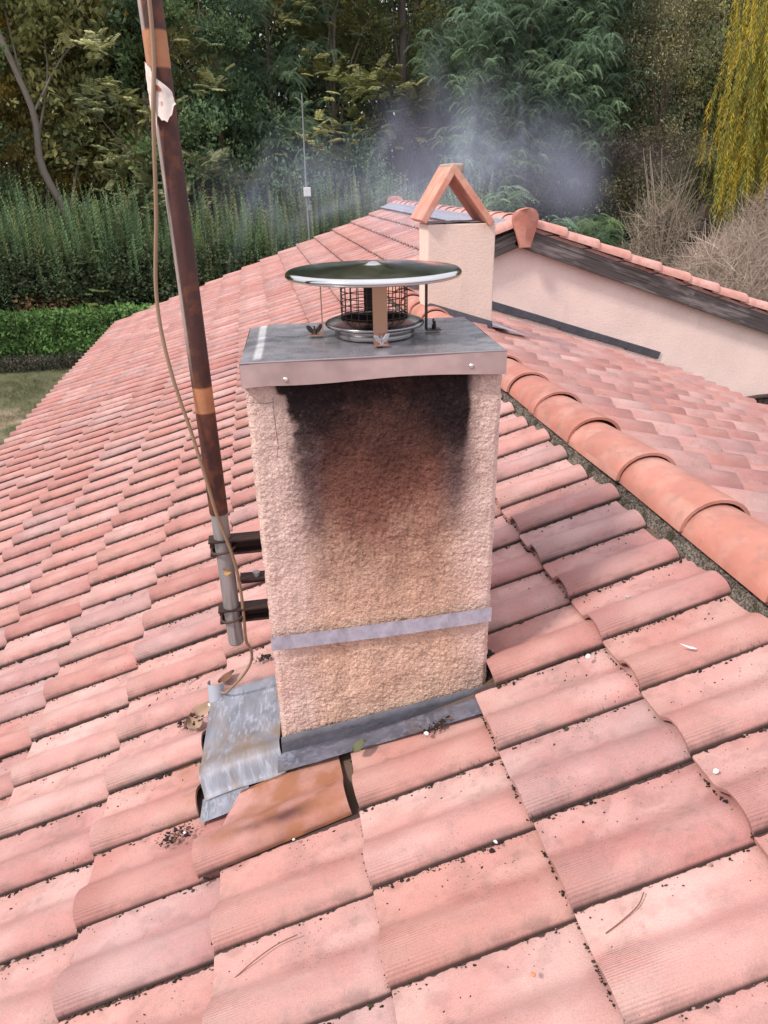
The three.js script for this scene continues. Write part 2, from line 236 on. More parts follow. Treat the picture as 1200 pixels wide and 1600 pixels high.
const woodMap = tex(1024, 256, (x, y) => { const g = fbm(x * 5, y * 60, 5, 81), k = smoothstep(fbm(x * 7, y * 5, 4, 82), 0.42, 0.7), s = smoothstep(vn(x * 3, y * 70, 83), 0.65, 0.8); const t = 0.35 + 0.9 * g; return [lerp(0.10, 0.24, k) * t * (1 - 0.6 * s), lerp(0.082, 0.21, k) * t * (1 - 0.6 * s), lerp(0.085, 0.21, k) * t * (1 - 0.6 * s)]; });
{
  // roof decks, walls
  const deck = mat({ color: rgb(0.12, 0.08, 0.06), roughness: 1 });
  const slab = (x0, y0, x1, y1, z0, z1, th = 0.06) => { const s = new THREE.Shape([new THREE.Vector2(x0, y0), new THREE.Vector2(x1, y1), new THREE.Vector2(x1, y1 - th), new THREE.Vector2(x0, y0 - th)]); return new THREE.ExtrudeGeometry(s, { depth: z0 - z1, bevelEnabled: false }).translate(0, 0, z1); };
  const d = 0.033;
  part('roof_deck', [slab(-2.60, yA(-2.60) - d, XR, YR - d, 0.6, ZG), slab(-2.60, yA(-2.60) - d, XR2, YR2 - d, ZG - 0.002, ZF + 0.05), slab(XR + 0.002, YR - d, 4.50, yB(4.50) - d, 0.6, ZG + 0.01)], deck, roof);
  part('wall', [box(0.25, 2.3, 14.4, -2.3, 1.15, -6.7), box(0.25, 2.4, 7.8, 4.2, 1.2, -3.5)], wallMat, house);
  const g = new THREE.Shape([[-2.2, 0], [8.2, 0], [8.2, yC(8.2) - 0.06], [XR2, YR2 - 0.08], [-2.2, yA(-2.2) - 0.1]].map((p) => new THREE.Vector2(...p)));
  const gw = new THREE.ExtrudeGeometry(g, { depth: 0.25, bevelEnabled: false }).translate(0, 0, ZG - 0.25);
  part('gable_wall', gw, wallMat, house);
  part('gable_wall', new THREE.ExtrudeGeometry(g, { depth: 0.25, bevelEnabled: false }).translate(0, 0, ZF + 0.2), wallMat, house);
  part('wall', box(0.25, 2.0, 6.5, 8.1, 1.0, -10.9), wallMat, house);
  // the far slope of the wide wing and its verge
  part('roof_deck', slab(XR2 + 0.002, YR2 - 0.012, 8.6, yC(8.6) - 0.012, ZG + 0.10, ZF + 0.05, 0.05), clay[1], roof);
  const wood = mat({ map: rep(woodMap, 0.45, 3), bumpMap: rep(woodMap, 0.45, 3), bumpScale: 0.004, roughness: 0.95 });
  const fb = (x0, y0, x1, y1, h, th, z) => { const L = Math.hypot(x1 - x0, y1 - y0), a = Math.atan2(y1 - y0, x1 - x0); return boxUV(box(L, h, th, L / 2, -h / 2, 0, 0.006)).rotateZ(a).translate(x0, y0, z); };
  part('fascia_board', fb(XR2 - 0.02, YR2 - 0.035, 8.6, yC(8.6) - 0.035, 0.19, 0.045, ZG + 0.08), wood, house);
  part('fascia_board', fb(XR2 - 1.4, yA(XR2 - 1.4) - 0.06, XR2 - 0.025, YR2 - 0.055, 0.17, 0.045, ZG + 0.08), wood, house);
  // verge tiles: half-round caps along the sloping edge
  const vg = [ridgeGeo(7, 0.47), ridgeGeo(8, 0.47)], a = Math.atan(0.342), R = rng(8);
  for (let i = 0; i < 15; i++) { const s = 0.10 + i * 0.395, x = XR2 + s * Math.cos(a); const o = part('verge_tile', vg[i % 2], ridgePink, roof); o.position.set(x + 0.40 * Math.cos(a), yC(x + 0.4 * Math.cos(a)) - 0.002, ZG + 0.03 + (R() - 0.5) * 0.008); o.rotation.set(0, Math.PI / 2, 0); o.rotateX(a - 0.012); o.scale.set(0.9, 0.95, 1); }
  const vl = [ridgeGeo(9, 0.47)];
  for (let i = 0; i < 3; i++) { const x = XR2 - 0.14 - (i + 1) * 0.37; const o = part('verge_tile', vl[0], ridgePink, roof); o.position.set(x, yA(x) - 0.005, ZG + 0.03); o.rotation.set(0, -Math.PI / 2, 0); o.rotateX(SA - 0.012); o.scale.set(0.9, 0.95, 1); }
  // teardrop end cap of the ridge: two facets that meet in a vertical fold
  const sh = new THREE.Shape(); sh.moveTo(0.06, -0.25); sh.lineTo(-0.05, -0.25); sh.bezierCurveTo(-0.09, -0.1, -0.13, -0.04, -0.135, 0.02); sh.bezierCurveTo(-0.14, 0.15, 0.14, 0.15, 0.135, 0.02); sh.bezierCurveTo(0.13, -0.06, 0.09, -0.12, 0.06, -0.25);
  const cap = new THREE.ExtrudeGeometry(sh, { depth: 0.03, bevelEnabled: true, bevelThickness: 0.008, bevelSize: 0.008, bevelSegments: 2, curveSegments: 14 });
  { const p = cap.attributes.position; for (let i = 0; i < p.count; i++) p.setZ(i, p.getZ(i) - Math.abs(p.getX(i) + 0.02) * 0.35); cap.computeVertexNormals(); }
  const c = part('ridge_end_cap', toCreasedNormals(cap, 0.6), mat({ map: ridgeMap, roughness: 0.75, color: rgb(1.05, 1.15, 1.25) }), roof); c.position.set(XR2 + 0.01, YR2 + 0.02, ZG + 0.17);
  const c2 = part('ridge_end_cap', toCreasedNormals(cap, 0.6), c.material, roof); c2.position.set(XR2, YR2 + 0.01, ZF - 0.12); c2.rotation.y = Math.PI; c2.scale.set(1.1, 1, 1);
  // strip of bedding along the high ridge
  part('bedding_strip', grid(5, 120, (s, t) => { const x = lerp(XR2 - 0.30, XR2 - 0.08, s), z = lerp(ZG, ZF, t); const p = onA(x, z, 0.052 + 0.012 * fbm(x * 20, z * 9, 3, 6)); return [p.x, p.y, p.z]; }), mat({ color: rgb(0.28, 0.29, 0.36), roughness: 0.8, map: rep(metalMap, 1, 30) }), roof);
  // stepped flashing at the foot of the gable
  const fl = []; for (let i = 0; i < 7; i++) { const x0 = 1.62 + i * 0.42, x1 = x0 + 0.44; fl.push(fb(x0, yB(x0) + 0.125, x1, yB(x1) + 0.125, 0.085 - (i % 2) * 0.01, 0.012, ZG + 0.012 + (i % 2) * 0.006)); }
  for (const g2 of fl) part('flashing_strip', g2, lead, house);
  // brown slatted shutter low in the gable wall
  const brown = mat({ color: rgb(0.055, 0.035, 0.028), roughness: 0.7 });
  const shut = new THREE.Group(); shut.name = numbered('shutter'); house.add(shut); shut.position.set(6.05, 0, ZG + 0.02);
  for (let i = 0; i < 14; i++) { const x = -0.52 + i * 0.08, yt = 2.44 - 0.09 * (x / 0.52) ** 2; part('plank', box(0.068, yt - 1.1, 0.03, x, (yt + 1.1) / 2, 0, 0.008), brown, shut); }
  part('frame', tube(Array.from({ length: 11 }, (_, i) => { const x = -0.58 + i * 0.116; return [x, 2.475 - 0.1 * (x / 0.58) ** 2, 0.01]; }), 0.028, 6), brown, shut);
}

// ------------------------------------------------------------------ near chimney
const CX0 = -0.045, CX1 = 0.525, CZ = -1.489, CZB = -1.885, CT = 4.605;
const chimney = thing('chimney', 'near roughcast chimney stained black with soot under its metal cap', 'chimney', [0.24, 3.6, -1.69]);
chimney.updateMatrix(); chimney.rotation.y = -0.061; chimney.position.x += 0.012; const inChim = (g) => g.translate(-0.24, -3.6, 1.69);
{
  const W = CX1 - CX0, Y0 = 3.35, Hh = CT - Y0;
  const grains = (x, y, sd) => { const ix = Math.floor(x), iy = Math.floor(y); let h = 0; for (let i = -1; i < 2; i++) for (let j = -1; j < 2; j++) { const a = ix + i, b = iy + j, k = hash(a, b, sd + 2); if (k < 0.35) continue; const dx = a + hash(a, b, sd) - x, dy = b + hash(a, b, sd + 1) - y, r = 0.35 + 0.75 * (k - 0.35), q = 1 - (dx * dx + dy * dy) / (r * r); if (q > 0) h = Math.max(h, Math.sqrt(q) * (0.3 + 0.7 * hash(a, b, sd + 3))); } return h; };
  const shade = (u, d) => { // u 0..1 across, d metres below the cap
    const X = u * W, t = 0.88 + 0.24 * fbm(X * 30, d * 30, 4, 101), nz = fbm(X * 12, d * 9, 5, 108) - 0.5, nf = fbm(X * 45, d * 45, 3, 107) - 0.5;
    const e = u + 0.05 * (fbm(X * 25, d * 18, 4, 105) - 0.5), dd = d + 0.16 * nz + 0.03 * nf - 0.05 * Math.cos((u - 0.5) * 9) * (d > 0.05 ? 1 : 0) * 0.6;
    const ST = [[0.12, 0.075, 0.036, 0.030], [0.24, 0.135, 0.062, 0.047], [0.33, 0.205, 0.104, 0.080], [0.44, 0.345, 0.215, 0.165], [0.60, 0.475, 0.325, 0.255], [0.9, 0.52, 0.360, 0.285]];
    let q = 0; while (q < ST.length - 2 && dd > ST[q + 1][0]) q++; const f = clamp((dd - ST[q][0]) / (ST[q + 1][0] - ST[q][0]), 0, 1), tan = [1, 2, 3].map((i) => lerp(ST[q][i], ST[q + 1][i], f));
    const tanPatch = smoothstep(fbm(X * 7, d * 7, 3, 103), 0.4, 0.65) * smoothstep(d, 0.4, 0.6) * 0.35;
    const wide = lerp(0.03, 0.0, smoothstep(d, 0.25, 0.9)), cm = smoothstep(e, 0.10 + wide, 0.27 + wide) * smoothstep(e, 0.985 - wide, 0.76 - wide);
    const streakD = 0.88 + 0.24 * fbm(X * 60, d * 5, 4, 117); let r = lerp(0.515, tan[0], cm) * t * streakD, g = lerp(0.385, tan[1], cm) * t * streakD, b = lerp(0.350, tan[2], cm) * t * streakD;
    r = lerp(r, 0.45, tanPatch * 0.7); g = lerp(g, 0.27, tanPatch * 0.7); b = lerp(b, 0.185, tanPatch * 0.7);
    const side = clamp((Math.exp(-(((u - 0.205 - 0.05 * d) / 0.07) ** 2)) * smoothstep(d, 0.54, 0.22) + Math.exp(-(((u - 0.83) / 0.06) ** 2)) * smoothstep(d, 0.46, 0.22)) * (0.35 + 0.9 * fbm(X * 20, d * 16, 4, 110)), 0, 0.85);
    r = lerp(r, 0.065, side); g = lerp(g, 0.040, side); b = lerp(b, 0.042, side);
    const en = e + 0.22 * (fbm(X * 18, d * 18, 5, 116) - 0.5), eL = 0.13 + 0.12 * Math.max(0, d - 0.06), ins = smoothstep(en, eL, eL + 0.055) * smoothstep(e, 0.885 - 0.1 * Math.max(0, d - 0.1), 0.86 - 0.1 * Math.max(0, d - 0.1));
    const mid = Math.exp(-(((u - 0.52) / 0.17) ** 2)), low = 0.170 - 0.085 * mid + 0.08 * nz;
    let black = ins * smoothstep(d + 0.06 * nf, low + 0.10, low - 0.08) * (1 - 0.26 * mid * smoothstep(fbm(X * 35, d * 35, 3, 113), 0.35, 0.6));
    const sp = worley(X * 190, d * 190, 9) < 0.22 * smoothstep(fbm(X * 16, d * 16, 3, 114), 0.38, 0.62) * (0.4 + mid);
    black *= (sp ? 0.72 : 0.985) * (1 - 0.30 * smoothstep(grains(X * 120, d * 130, 173), 0.55, 0.9) * (0.25 + mid)); black = Math.pow(black, lerp(0.8, 1.6, fbm(X * 70, d * 70, 3, 174))); r = lerp(r, 0.015, black); g = lerp(g, 0.010, black); b = lerp(b, 0.011, black);
    const gz = grains(X * 190, d * 200, 171), pit = smoothstep(fbm(X * 130, d * 130, 3, 172), 0.42, 0.25), gr = (0.85 + 0.3 * vn(X * 500, d * 500, 109)) * 1.24 * (0.86 + 0.24 * gz) * (1 - 0.30 * pit * cm); return [r * gr, g * gr, b * gr];
  };
  const faceMap = tex(1024, 2048, (x, y) => { let c = shade(x, (1 - y) * Hh); const X = x * W, d = (1 - y) * Hh; // hairline cracks in the upper left corner
    const c1 = Math.abs(X - 0.052 - 0.006 * fbm(d * 30, 1, 3, 111) * 2) < 0.0010 && d > 0.03 && d < 0.17, c2 = Math.abs(d - 0.035 - 0.012 * fbm(X * 40, 2, 3, 112)) < 0.0009 && X < 0.06; return c1 || c2 ? c.map((v) => v * 0.45) : c; });
  const rough = (X, d) => { const wx = X + 0.006 * fbm(X * 90, d * 90, 2, 125), wd = d + 0.006 * fbm(X * 90 + 9, d * 90, 2, 126), pt = 0.35 + 1.1 * fbm(X * 9, d * 9, 3, 128); return pt * (0.0014 * grains(wx * 90, wd * 100, 121) + 0.0020 * grains(wx * 170 + 3, wd * 180, 131)) + 0.0022 * (fbm(wx * 170, wd * 170, 2, 129) - 0.5) + 0.010 * (fbm(X * 15, d * 15, 3, 123) - 0.5) - 0.003; };
  const faceBump = tex(1024, 2048, (x, y) => { const X = x * W, d = (1 - y) * Hh; return 0.55 * grains(X * 210, d * 220, 141) + 0.3 * grains(X * 420, d * 430, 151) + 0.2 * vn(X * 700, d * 700, 161); }, false);
  const face = grid(230, 420, (s, t) => { const X = s * W, d = (1 - t) * Hh, ed = smoothstep(Math.min(s, 1 - s) * W, 0, 0.012); return [lerp(CX0, CX1, s) + (1 - ed) * 0.002 * (fbm(d * 60, s * 9, 3, 5) - 0.5) * 2, Y0 + t * Hh, CZ - (1 - ed) * 0.008 + rough(X, d) * (0.3 + 0.7 * ed)]; });
  part('render_coat', inChim(face), mat({ map: faceMap, bumpMap: faceBump, bumpScale: 0.0018, roughness: 1, specularIntensity: 0.15 }), chimney);
  const sideMat = stucco(0.60, 0.44, 0.39, 0.012, 1.5);
  part('stack', inChim(boxUV(box(W - 0.002, Hh, CZ - CZB - 0.009, (CX0 + CX1) / 2, Y0 + Hh / 2, (CZB + CZ - 0.009) / 2))), sideMat, chimney);
  // metal cap with folded edges
  const capTopMap = tex(1024, 768, (x, y) => { const n = fbm(x * 9, y * 7, 5, 131), k = smoothstep(fbm(x * 22 + 3, y * 16, 4, 132), 0.5, 0.72), w = smoothstep(Math.abs(x - 0.058 - 0.006 * fbm(y * 9, 1, 3, 133)), 0.022, 0.008) * smoothstep(y, 0.06, 0.14) * smoothstep(fbm(x * 30, y * 9, 3, 134), 0.05, 0.4); const soot = Math.exp(-(((x - 0.55) / 0.22) ** 2) - ((y - 0.5) / 0.33) ** 2) * fbm(x * 14, y * 14, 4, 135); let t = 0.25 + 0.12 * n - 0.05 * k - 0.14 * soot; const wh = w * 0.85; return [lerp(t * 0.98, 0.85, wh), lerp(t * 0.97, 0.86, wh), lerp(t * 1.10, 0.9, wh)]; });  // white streak near the left edge is a painted reflection off the fold
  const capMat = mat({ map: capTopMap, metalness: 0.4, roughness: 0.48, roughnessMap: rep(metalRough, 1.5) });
  const capSide = mat({ color: rgb(0.56, 0.42, 0.42), metalness: 0.35, roughness: 0.5, map: rep(metalMap, 1.5) });  // pinkish tint paints in the reflection of the roof tiles
  const x0 = CX0 - 0.004, x1 = CX1 + 0.002, z0 = CZ + 0.014, z1 = CZB - 0.012, yt = 4.655;
  const sag = (s, t) => 0.006 * Math.sin(s * Math.PI) * Math.sin(t * Math.PI) * -1 + 0.004 * (fbm(s * 4, t * 4, 3, 140) - 0.5);
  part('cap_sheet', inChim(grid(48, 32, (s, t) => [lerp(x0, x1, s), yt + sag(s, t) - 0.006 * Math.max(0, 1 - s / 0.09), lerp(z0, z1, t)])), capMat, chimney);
  const sheet = (a, b, h) => grid(20, 3, (s, t) => { const p = a.clone().lerp(b, s); return [p.x, yt - t * (h - 0.004 + 0.004 * Math.sin(s * 7)) + 0.0005 - 0.006 * Math.max(0, 1 - (p.x - x0) / (x1 - x0) / 0.09), p.z + 0.001 * Math.sin(s * 9) + t * 0.002]; }, (s, t) => [s * 0.6, t * 0.05]);
  const A = V3(x0, 0, z0 + 0.0015), B = V3(x1, 0, z0 + 0.0015), C = V3(x1 + 0.0015, 0, z1), D = V3(x0 - 0.0015, 0, z1);
  const fold = part('cap_edge', [inChim(sheet(A, B, 0.052)), inChim(sheet(B, C, 0.052)), inChim(sheet(C, D, 0.052)), inChim(sheet(D, A, 0.052))], capSide, chimney);
  part('cap_seam', inChim(tube([[x0, yt - 0.001, z0], [lerp(x0, x1, 0.5), yt + 0.0005, z0 + 0.001], [x1, yt + 0.001, z0]], 0.0028, 6, 30)), mat({ color: rgb(0.3, 0.26, 0.28), metalness: 0.7, roughness: 0.45 }), chimney);
  for (const [x, y] of [[0.045, 4.617], [0.448, 4.627]]) { part('screw', inChim(new THREE.LatheGeometry([[0.0055, 0], [0.0052, 0.002], [0.003, 0.0035], [0.0001, 0.004]].map((p) => new THREE.Vector2(...p)), 12).rotateX(Math.PI / 2).translate(x, y, z0 + 0.004)), mat({ color: rgb(0.7, 0.7, 0.72), metalness: 1, roughness: 0.3 }), chimney); }
  // zinc band across the face
  part('zinc_band', inChim(grid(30, 2, (s, t) => [lerp(CX0 - 0.001, CX1, s), lerp(3.915, 3.950, s) + t * lerp(0.042, 0.044, s) - 0.010 * Math.sin(s * Math.PI) * 0.4, CZ + 0.011 + 0.003 * (fbm(s * 8, t, 2, 150))], (s, t) => [s * 0.57, t * 0.035])), mat({ color: rgb(0.50, 0.51, 0.62), metalness: 0.35, roughness: 0.6, map: rep(metalMap, 7, 7) }), chimney);
  // lead upstand and apron in front, zinc gutter sheet on the left
  const foot = (x) => yA(x) + 0.02;
  part('lead_upstand', inChim(grid(40, 6, (s, t) => { const x = lerp(CX0 - 0.002, CX1 - 0.002, s); return [x, lerp(3.570, 3.686, s) + t * 0.050 + 0.002 * fbm(s * 9, 1, 2, 7), CZ + 0.012 + (1 - t) * 0.010 + 0.002 * fbm(s * 20, t * 3, 3, 152) + (t > 0.99 ? -0.006 : 0)]; }, (s, t) => [s * 0.6, t * 0.07])), lead, chimney);
  const apronMap = tex(512, 512, (x, y) => { const n = fbm(x * 6, y * 6, 6, 161), w = smoothstep(fbm(x * 34, y * 26, 4, 162), 0.40, 0.85) * smoothstep(fbm(x * 5, y * 5, 3, 165), 0.3, 0.65), rust = smoothstep(fbm(x * 4, y * 7 + 3, 5, 163), 0.30, 0.65) * smoothstep(y, 0.58, 0.74) * smoothstep(y, 0.93, 0.8) + 0.5 * smoothstep(fbm(x * 5, y * 5 + 9, 4, 168), 0.55, 0.8), sc = smoothstep(vn(x * 60 + y * 25, y * 12 - x * 10, 166), 0.86, 0.97); let r = 0.22 + 0.30 * (n - 0.3), g = r * 1.04, b = r * 1.13; const k = Math.min(1, w * 0.5 + sc * 0.25); r = lerp(r, 0.66, k); g = lerp(g, 0.69, k); b = lerp(b, 0.75, k); r = lerp(r, 0.30, rust * 0.7); g = lerp(g, 0.20, rust * 0.7); b = lerp(b, 0.11, rust * 0.7); const gr = 0.9 + 0.2 * hash(Math.floor(x * 512), Math.floor(y * 512), 7); return [r * gr, g * gr, b * gr]; });
  const apronDark = mat({ map: apronMap, color: rgb(0.42, 0.42, 0.5), metalness: 0.45, roughness: 0.55, bumpMap: fineBump, bumpScale: 0.0012 });
  const apron = mat({ map: apronMap, color: rgb(0.70, 0.72, 0.80), metalness: 0.25, roughness: 0.6, bumpMap: fineBump, bumpScale: 0.0012 });
  part('lead_apron', inChim(grid(60, 12, (s, t) => { const x = lerp(CX0 - 0.01, CX1 - 0.02, s), y0 = lerp(3.576, 3.690, s), z = lerp(CZ + 0.020, CZ + lerp(0.082, 0.118, s), t), q = onA(x, z, lerp(0.010, -0.014, s) + 0.003 * fbm(x * 20, z * 20, 3, 153)), k = smoothstep(t, 0, 0.35); return [q.x, lerp(Math.max(y0, q.y - 0.03), q.y, k), q.z]; }, (s, t) => [s * 1.6, t * 0.35])), apronDark, chimney);
  part('zinc_apron', inChim(grid(40, 70, (s, t) => { const x = lerp(-0.268, CX0 + 0.002, s), z = lerp(-1.90, -1.425, t), h = 0.034 + 0.006 * Math.sin(s * 4 + 0.6) + 0.003 * fbm(x * 14, z * 14, 3, 154) + 0.006 * Math.exp(-(((z + 1.50) / 0.02) ** 2)) - 0.046 * smoothstep(t, 0.885, 1) - 0.045 * smoothstep(t, 0.22, 0.05); const p = onA(x, z, h); return [p.x, p.y, p.z]; }, (s, t) => [s, 0.02 + t * 0.96])), apron, chimney);
  part('zinc_apron', inChim(grid(30, 8, (s, t) => { const x = lerp(-0.275, -0.145, s), z = lerp(-1.437, -1.355, t); const p = onA(x, z, -0.010 + 0.003 * fbm(x * 20, z * 20, 3, 155)); return [p.x, p.y, p.z]; }, (s, t) => [s, t * 0.3])), apron, chimney);
}
// ------------------------------------------------------------------ stainless cowl on the cap
{
  const cw = thing('chimney_cowl', 'round stainless steel rain cowl with wire guard on the near chimney cap', 'chimney cowl', [0.279, 4.655, -1.73]); cw.rotation.y = -0.061;
  const steel = mat({ color: rgb(0.62, 0.62, 0.63), metalness: 1, roughness: 0.16, roughnessMap: rep(tex(256, 256, (x, y) => 0.7 + 0.6 * (fbm(x * 12, y * 12, 5, 171) - 0.4), false), 2) });
  const dull = mat({ color: rgb(0.56, 0.33, 0.25), metalness: 0.85, roughness: 0.32 }), ringSteel = mat({ color: rgb(0.30, 0.285, 0.285), metalness: 1, roughness: 0.42, roughnessMap: rep(metalRough, 3) });  // copper tint paints the reflected tiles onto the steel straps
  const black = mat({ color: rgb(0.012, 0.011, 0.011), roughness: 0.85 });
  const L = (pts, n = 64) => new THREE.LatheGeometry(pts.map((p) => new THREE.Vector2(...p)), n);
  const discY = 0.145;
  part('cowl_disc', L([[0.0001, discY + 0.0235], [0.012, discY + 0.0228], [0.016, discY + 0.0195], [0.045, discY + 0.0165], [0.12, discY + 0.0115], [0.196, discY + 0.0065], [0.203, discY + 0.006], [0.2085, discY + 0.002], [0.210, discY - 0.004], [0.2075, discY - 0.009], [0.202, discY - 0.010], [0.199, discY - 0.006], [0.19, discY - 0.001], [0.10, discY + 0.008], [0.0001, discY + 0.016]], 96), steel, cw);
  part('flue_collar', L([[0.098, -0.002], [0.0985, 0.006], [0.096, 0.008], [0.0995, 0.011], [0.0995, 0.017], [0.097, 0.019], [0.112, 0.020], [0.1195, 0.022], [0.1215, 0.026], [0.1195, 0.030], [0.110, 0.034], [0.094, 0.039], [0.083, 0.041], [0.0815, 0.039], [0.081, 0.02], [0.081, -0.002]], 72), ringSteel, cw);
  part('flue_mouth', L([[0.0001, 0.006], [0.0805, 0.006], [0.0805, 0.036]], 48), black, cw);
  // wire guard
  const wires = [], rw = 0.0011, rg = 0.0805;
  for (let i = 0; i < 24; i++) { const a = (i / 24) * 2 * Math.PI + 0.05; wires.push(cyl(rw, rw, 0.122, Math.cos(a) * rg, 0.035, Math.sin(a) * rg, 5)); }
  for (let j = 0; j < 8; j++) { const t = new THREE.TorusGeometry(rg, rw, 5, 48).rotateX(Math.PI / 2).translate(0, 0.044 + j * 0.0150, 0); wires.push(t); }
  part('wire_guard', wires, mat({ color: rgb(0.10, 0.06, 0.05), metalness: 0.6, roughness: 0.6 }), cw);
  // four straps that carry the disc
  const ST = [[0.02, 0.155, 0.033, 0], [0.145, 0.02, 0.026, Math.PI / 2], [-0.02, -0.10, 0.03, Math.PI], [-0.145, 0.0, 0.026, -Math.PI / 2]];
  const wing = (p, y, x, z, a) => { const g = [cyl(0.006, 0.0055, 0.010, 0, y, 0, 10)]; for (const s of [-1, 1]) { const sh = new THREE.Shape(); sh.moveTo(0, 0); sh.bezierCurveTo(0.008, 0.002, 0.014, 0.008, 0.017, 0.018); sh.bezierCurveTo(0.012, 0.023, 0.007, 0.018, 0, 0.009); g.push(new THREE.ExtrudeGeometry(sh, { depth: 0.003, bevelEnabled: true, bevelSize: 0.0008, bevelThickness: 0.0008, bevelSegments: 1, curveSegments: 6 }).translate(0.004, y + 0.001, -0.0015).rotateY(s > 0 ? 0 : Math.PI)); } g.push(cyl(0.0026, 0.0026, 0.018, 0, y, 0, 8)); return merge(g).rotateY(a).translate(x, 0, z); };
  for (const a of [0, 1, 2, 3]) {
    const th = Math.PI / 2 - a * Math.PI / 2, r = 0.128, w = a === 0 ? 0.033 : 0.028, top = discY + 0.004, g = new THREE.Group(); g.name = numbered('strap'); g.position.set(0, 0, 0); 
    const st = [box(w, top - 0.004, 0.0025, 0, (top + 0.004) / 2, r), box(w, 0.0028, 0.036, 0, 0.0034, r + 0.017)];
    const m = part('strap', merge(st).rotateY(a * Math.PI / 2), a === 0 || a === 3 ? dull : mat({ color: rgb(0.06, 0.05, 0.05), metalness: 0.6, roughness: 0.5 }), cw);
    part('wing_nut', wing(0, 0.005, 0, 0, a + 0.5).translate(Math.sin(a * Math.PI / 2) * (r + 0.02), 0, Math.cos(a * Math.PI / 2) * (r + 0.02)), a === 0 ? steel : mat({ color: rgb(0.10, 0.085, 0.08), metalness: 0.8, roughness: 0.45 }), m);
  }
}
// ------------------------------------------------------------------ far chimney with its tile hat
{
  const fc = thing('chimney', 'far smooth beige chimney topped with two tiles leaning into a triangle', 'chimney', [1.545, 3.9, -5.545]);
  const W = 0.522, D = 0.285, yTop = 4.685 - 3.9;
  const sm = stucco(0.74, 0.60, 0.54, 0.003, 1.2);
  part('stack', boxUV(new RoundedBoxGeometry(W, yTop + 0.5, D, 3, 0.010).translate(0, yTop / 2 - 0.25, 0)), sm, fc);
  part('mortar_top', grid(24, 12, (s, t) => [lerp(-W / 2, W / 2, s), yTop + 0.004 + 0.012 * fbm(s * 6, t * 4, 3, 181) * Math.sin(Math.min(1, 4 * Math.min(s, 1 - s)) * 1.57), lerp(D / 2, -D / 2, t)]), mat({ color: rgb(0.38, 0.33, 0.33), roughness: 1 }), fc);
  const terra = mat({ map: ridgeMap, color: rgb(1.25, 1.6, 1.7), roughness: 0.8, bumpMap: fineBump, bumpScale: 0.003 });
  const ax = -0.055, ay = 1.155, th = 0.05;
  for (const [x0, nm] of [[-0.285, 0], [0.235, 1]]) {
    const y0 = yTop + 0.008, dx = ax - x0, dy = ay - y0, L = Math.hypot(dx, dy), a = Math.atan2(dy, dx);
    part('hat_tile', boxUV(box(L, th, D + 0.10, L / 2, nm ? 0.022 : -0.022 + 0.044, 0, 0.007), 1.4).rotateZ(a).translate(x0, y0 + (nm ? 0 : 0), 0), terra, fc);
  }
  part('mortar_joint', new RoundedBoxGeometry(0.10, 0.07, D + 0.085, 3, 0.022).translate(ax, ay - 0.004, 0), mat({ color: rgb(0.38, 0.30, 0.26), roughness: 1, bumpMap: fineBump, bumpScale: 0.006 }), fc);
  const fl = (x) => yB(x + 1.545) - 3.9, apronLight = mat({ color: rgb(0.42, 0.44, 0.52), metalness: 0.2, roughness: 0.6, map: rep(metalMap, 2) });
  part('lead_flashing', grid(20, 4, (s, t) => { const x = lerp(-W / 2 - 0.004, W / 2 + 0.004, s); return [x, (x < -0.235 ? yA(x + 1.545) - 3.9 : fl(x)) + 0.0 + t * 0.085, D / 2 + 0.006 + (1 - t) * 0.01]; }), lead, fc);
  part('lead_flashing', grid(14, 8, (s, t) => { const x = lerp(W / 2 + 0.0, W / 2 + 0.28 - 0.12 * t, s), z = lerp(D / 2 + 0.07, -D / 2, t); return [x, fl(x) + 0.066 - 0.010 * s, z]; }), apronLight, fc);
}
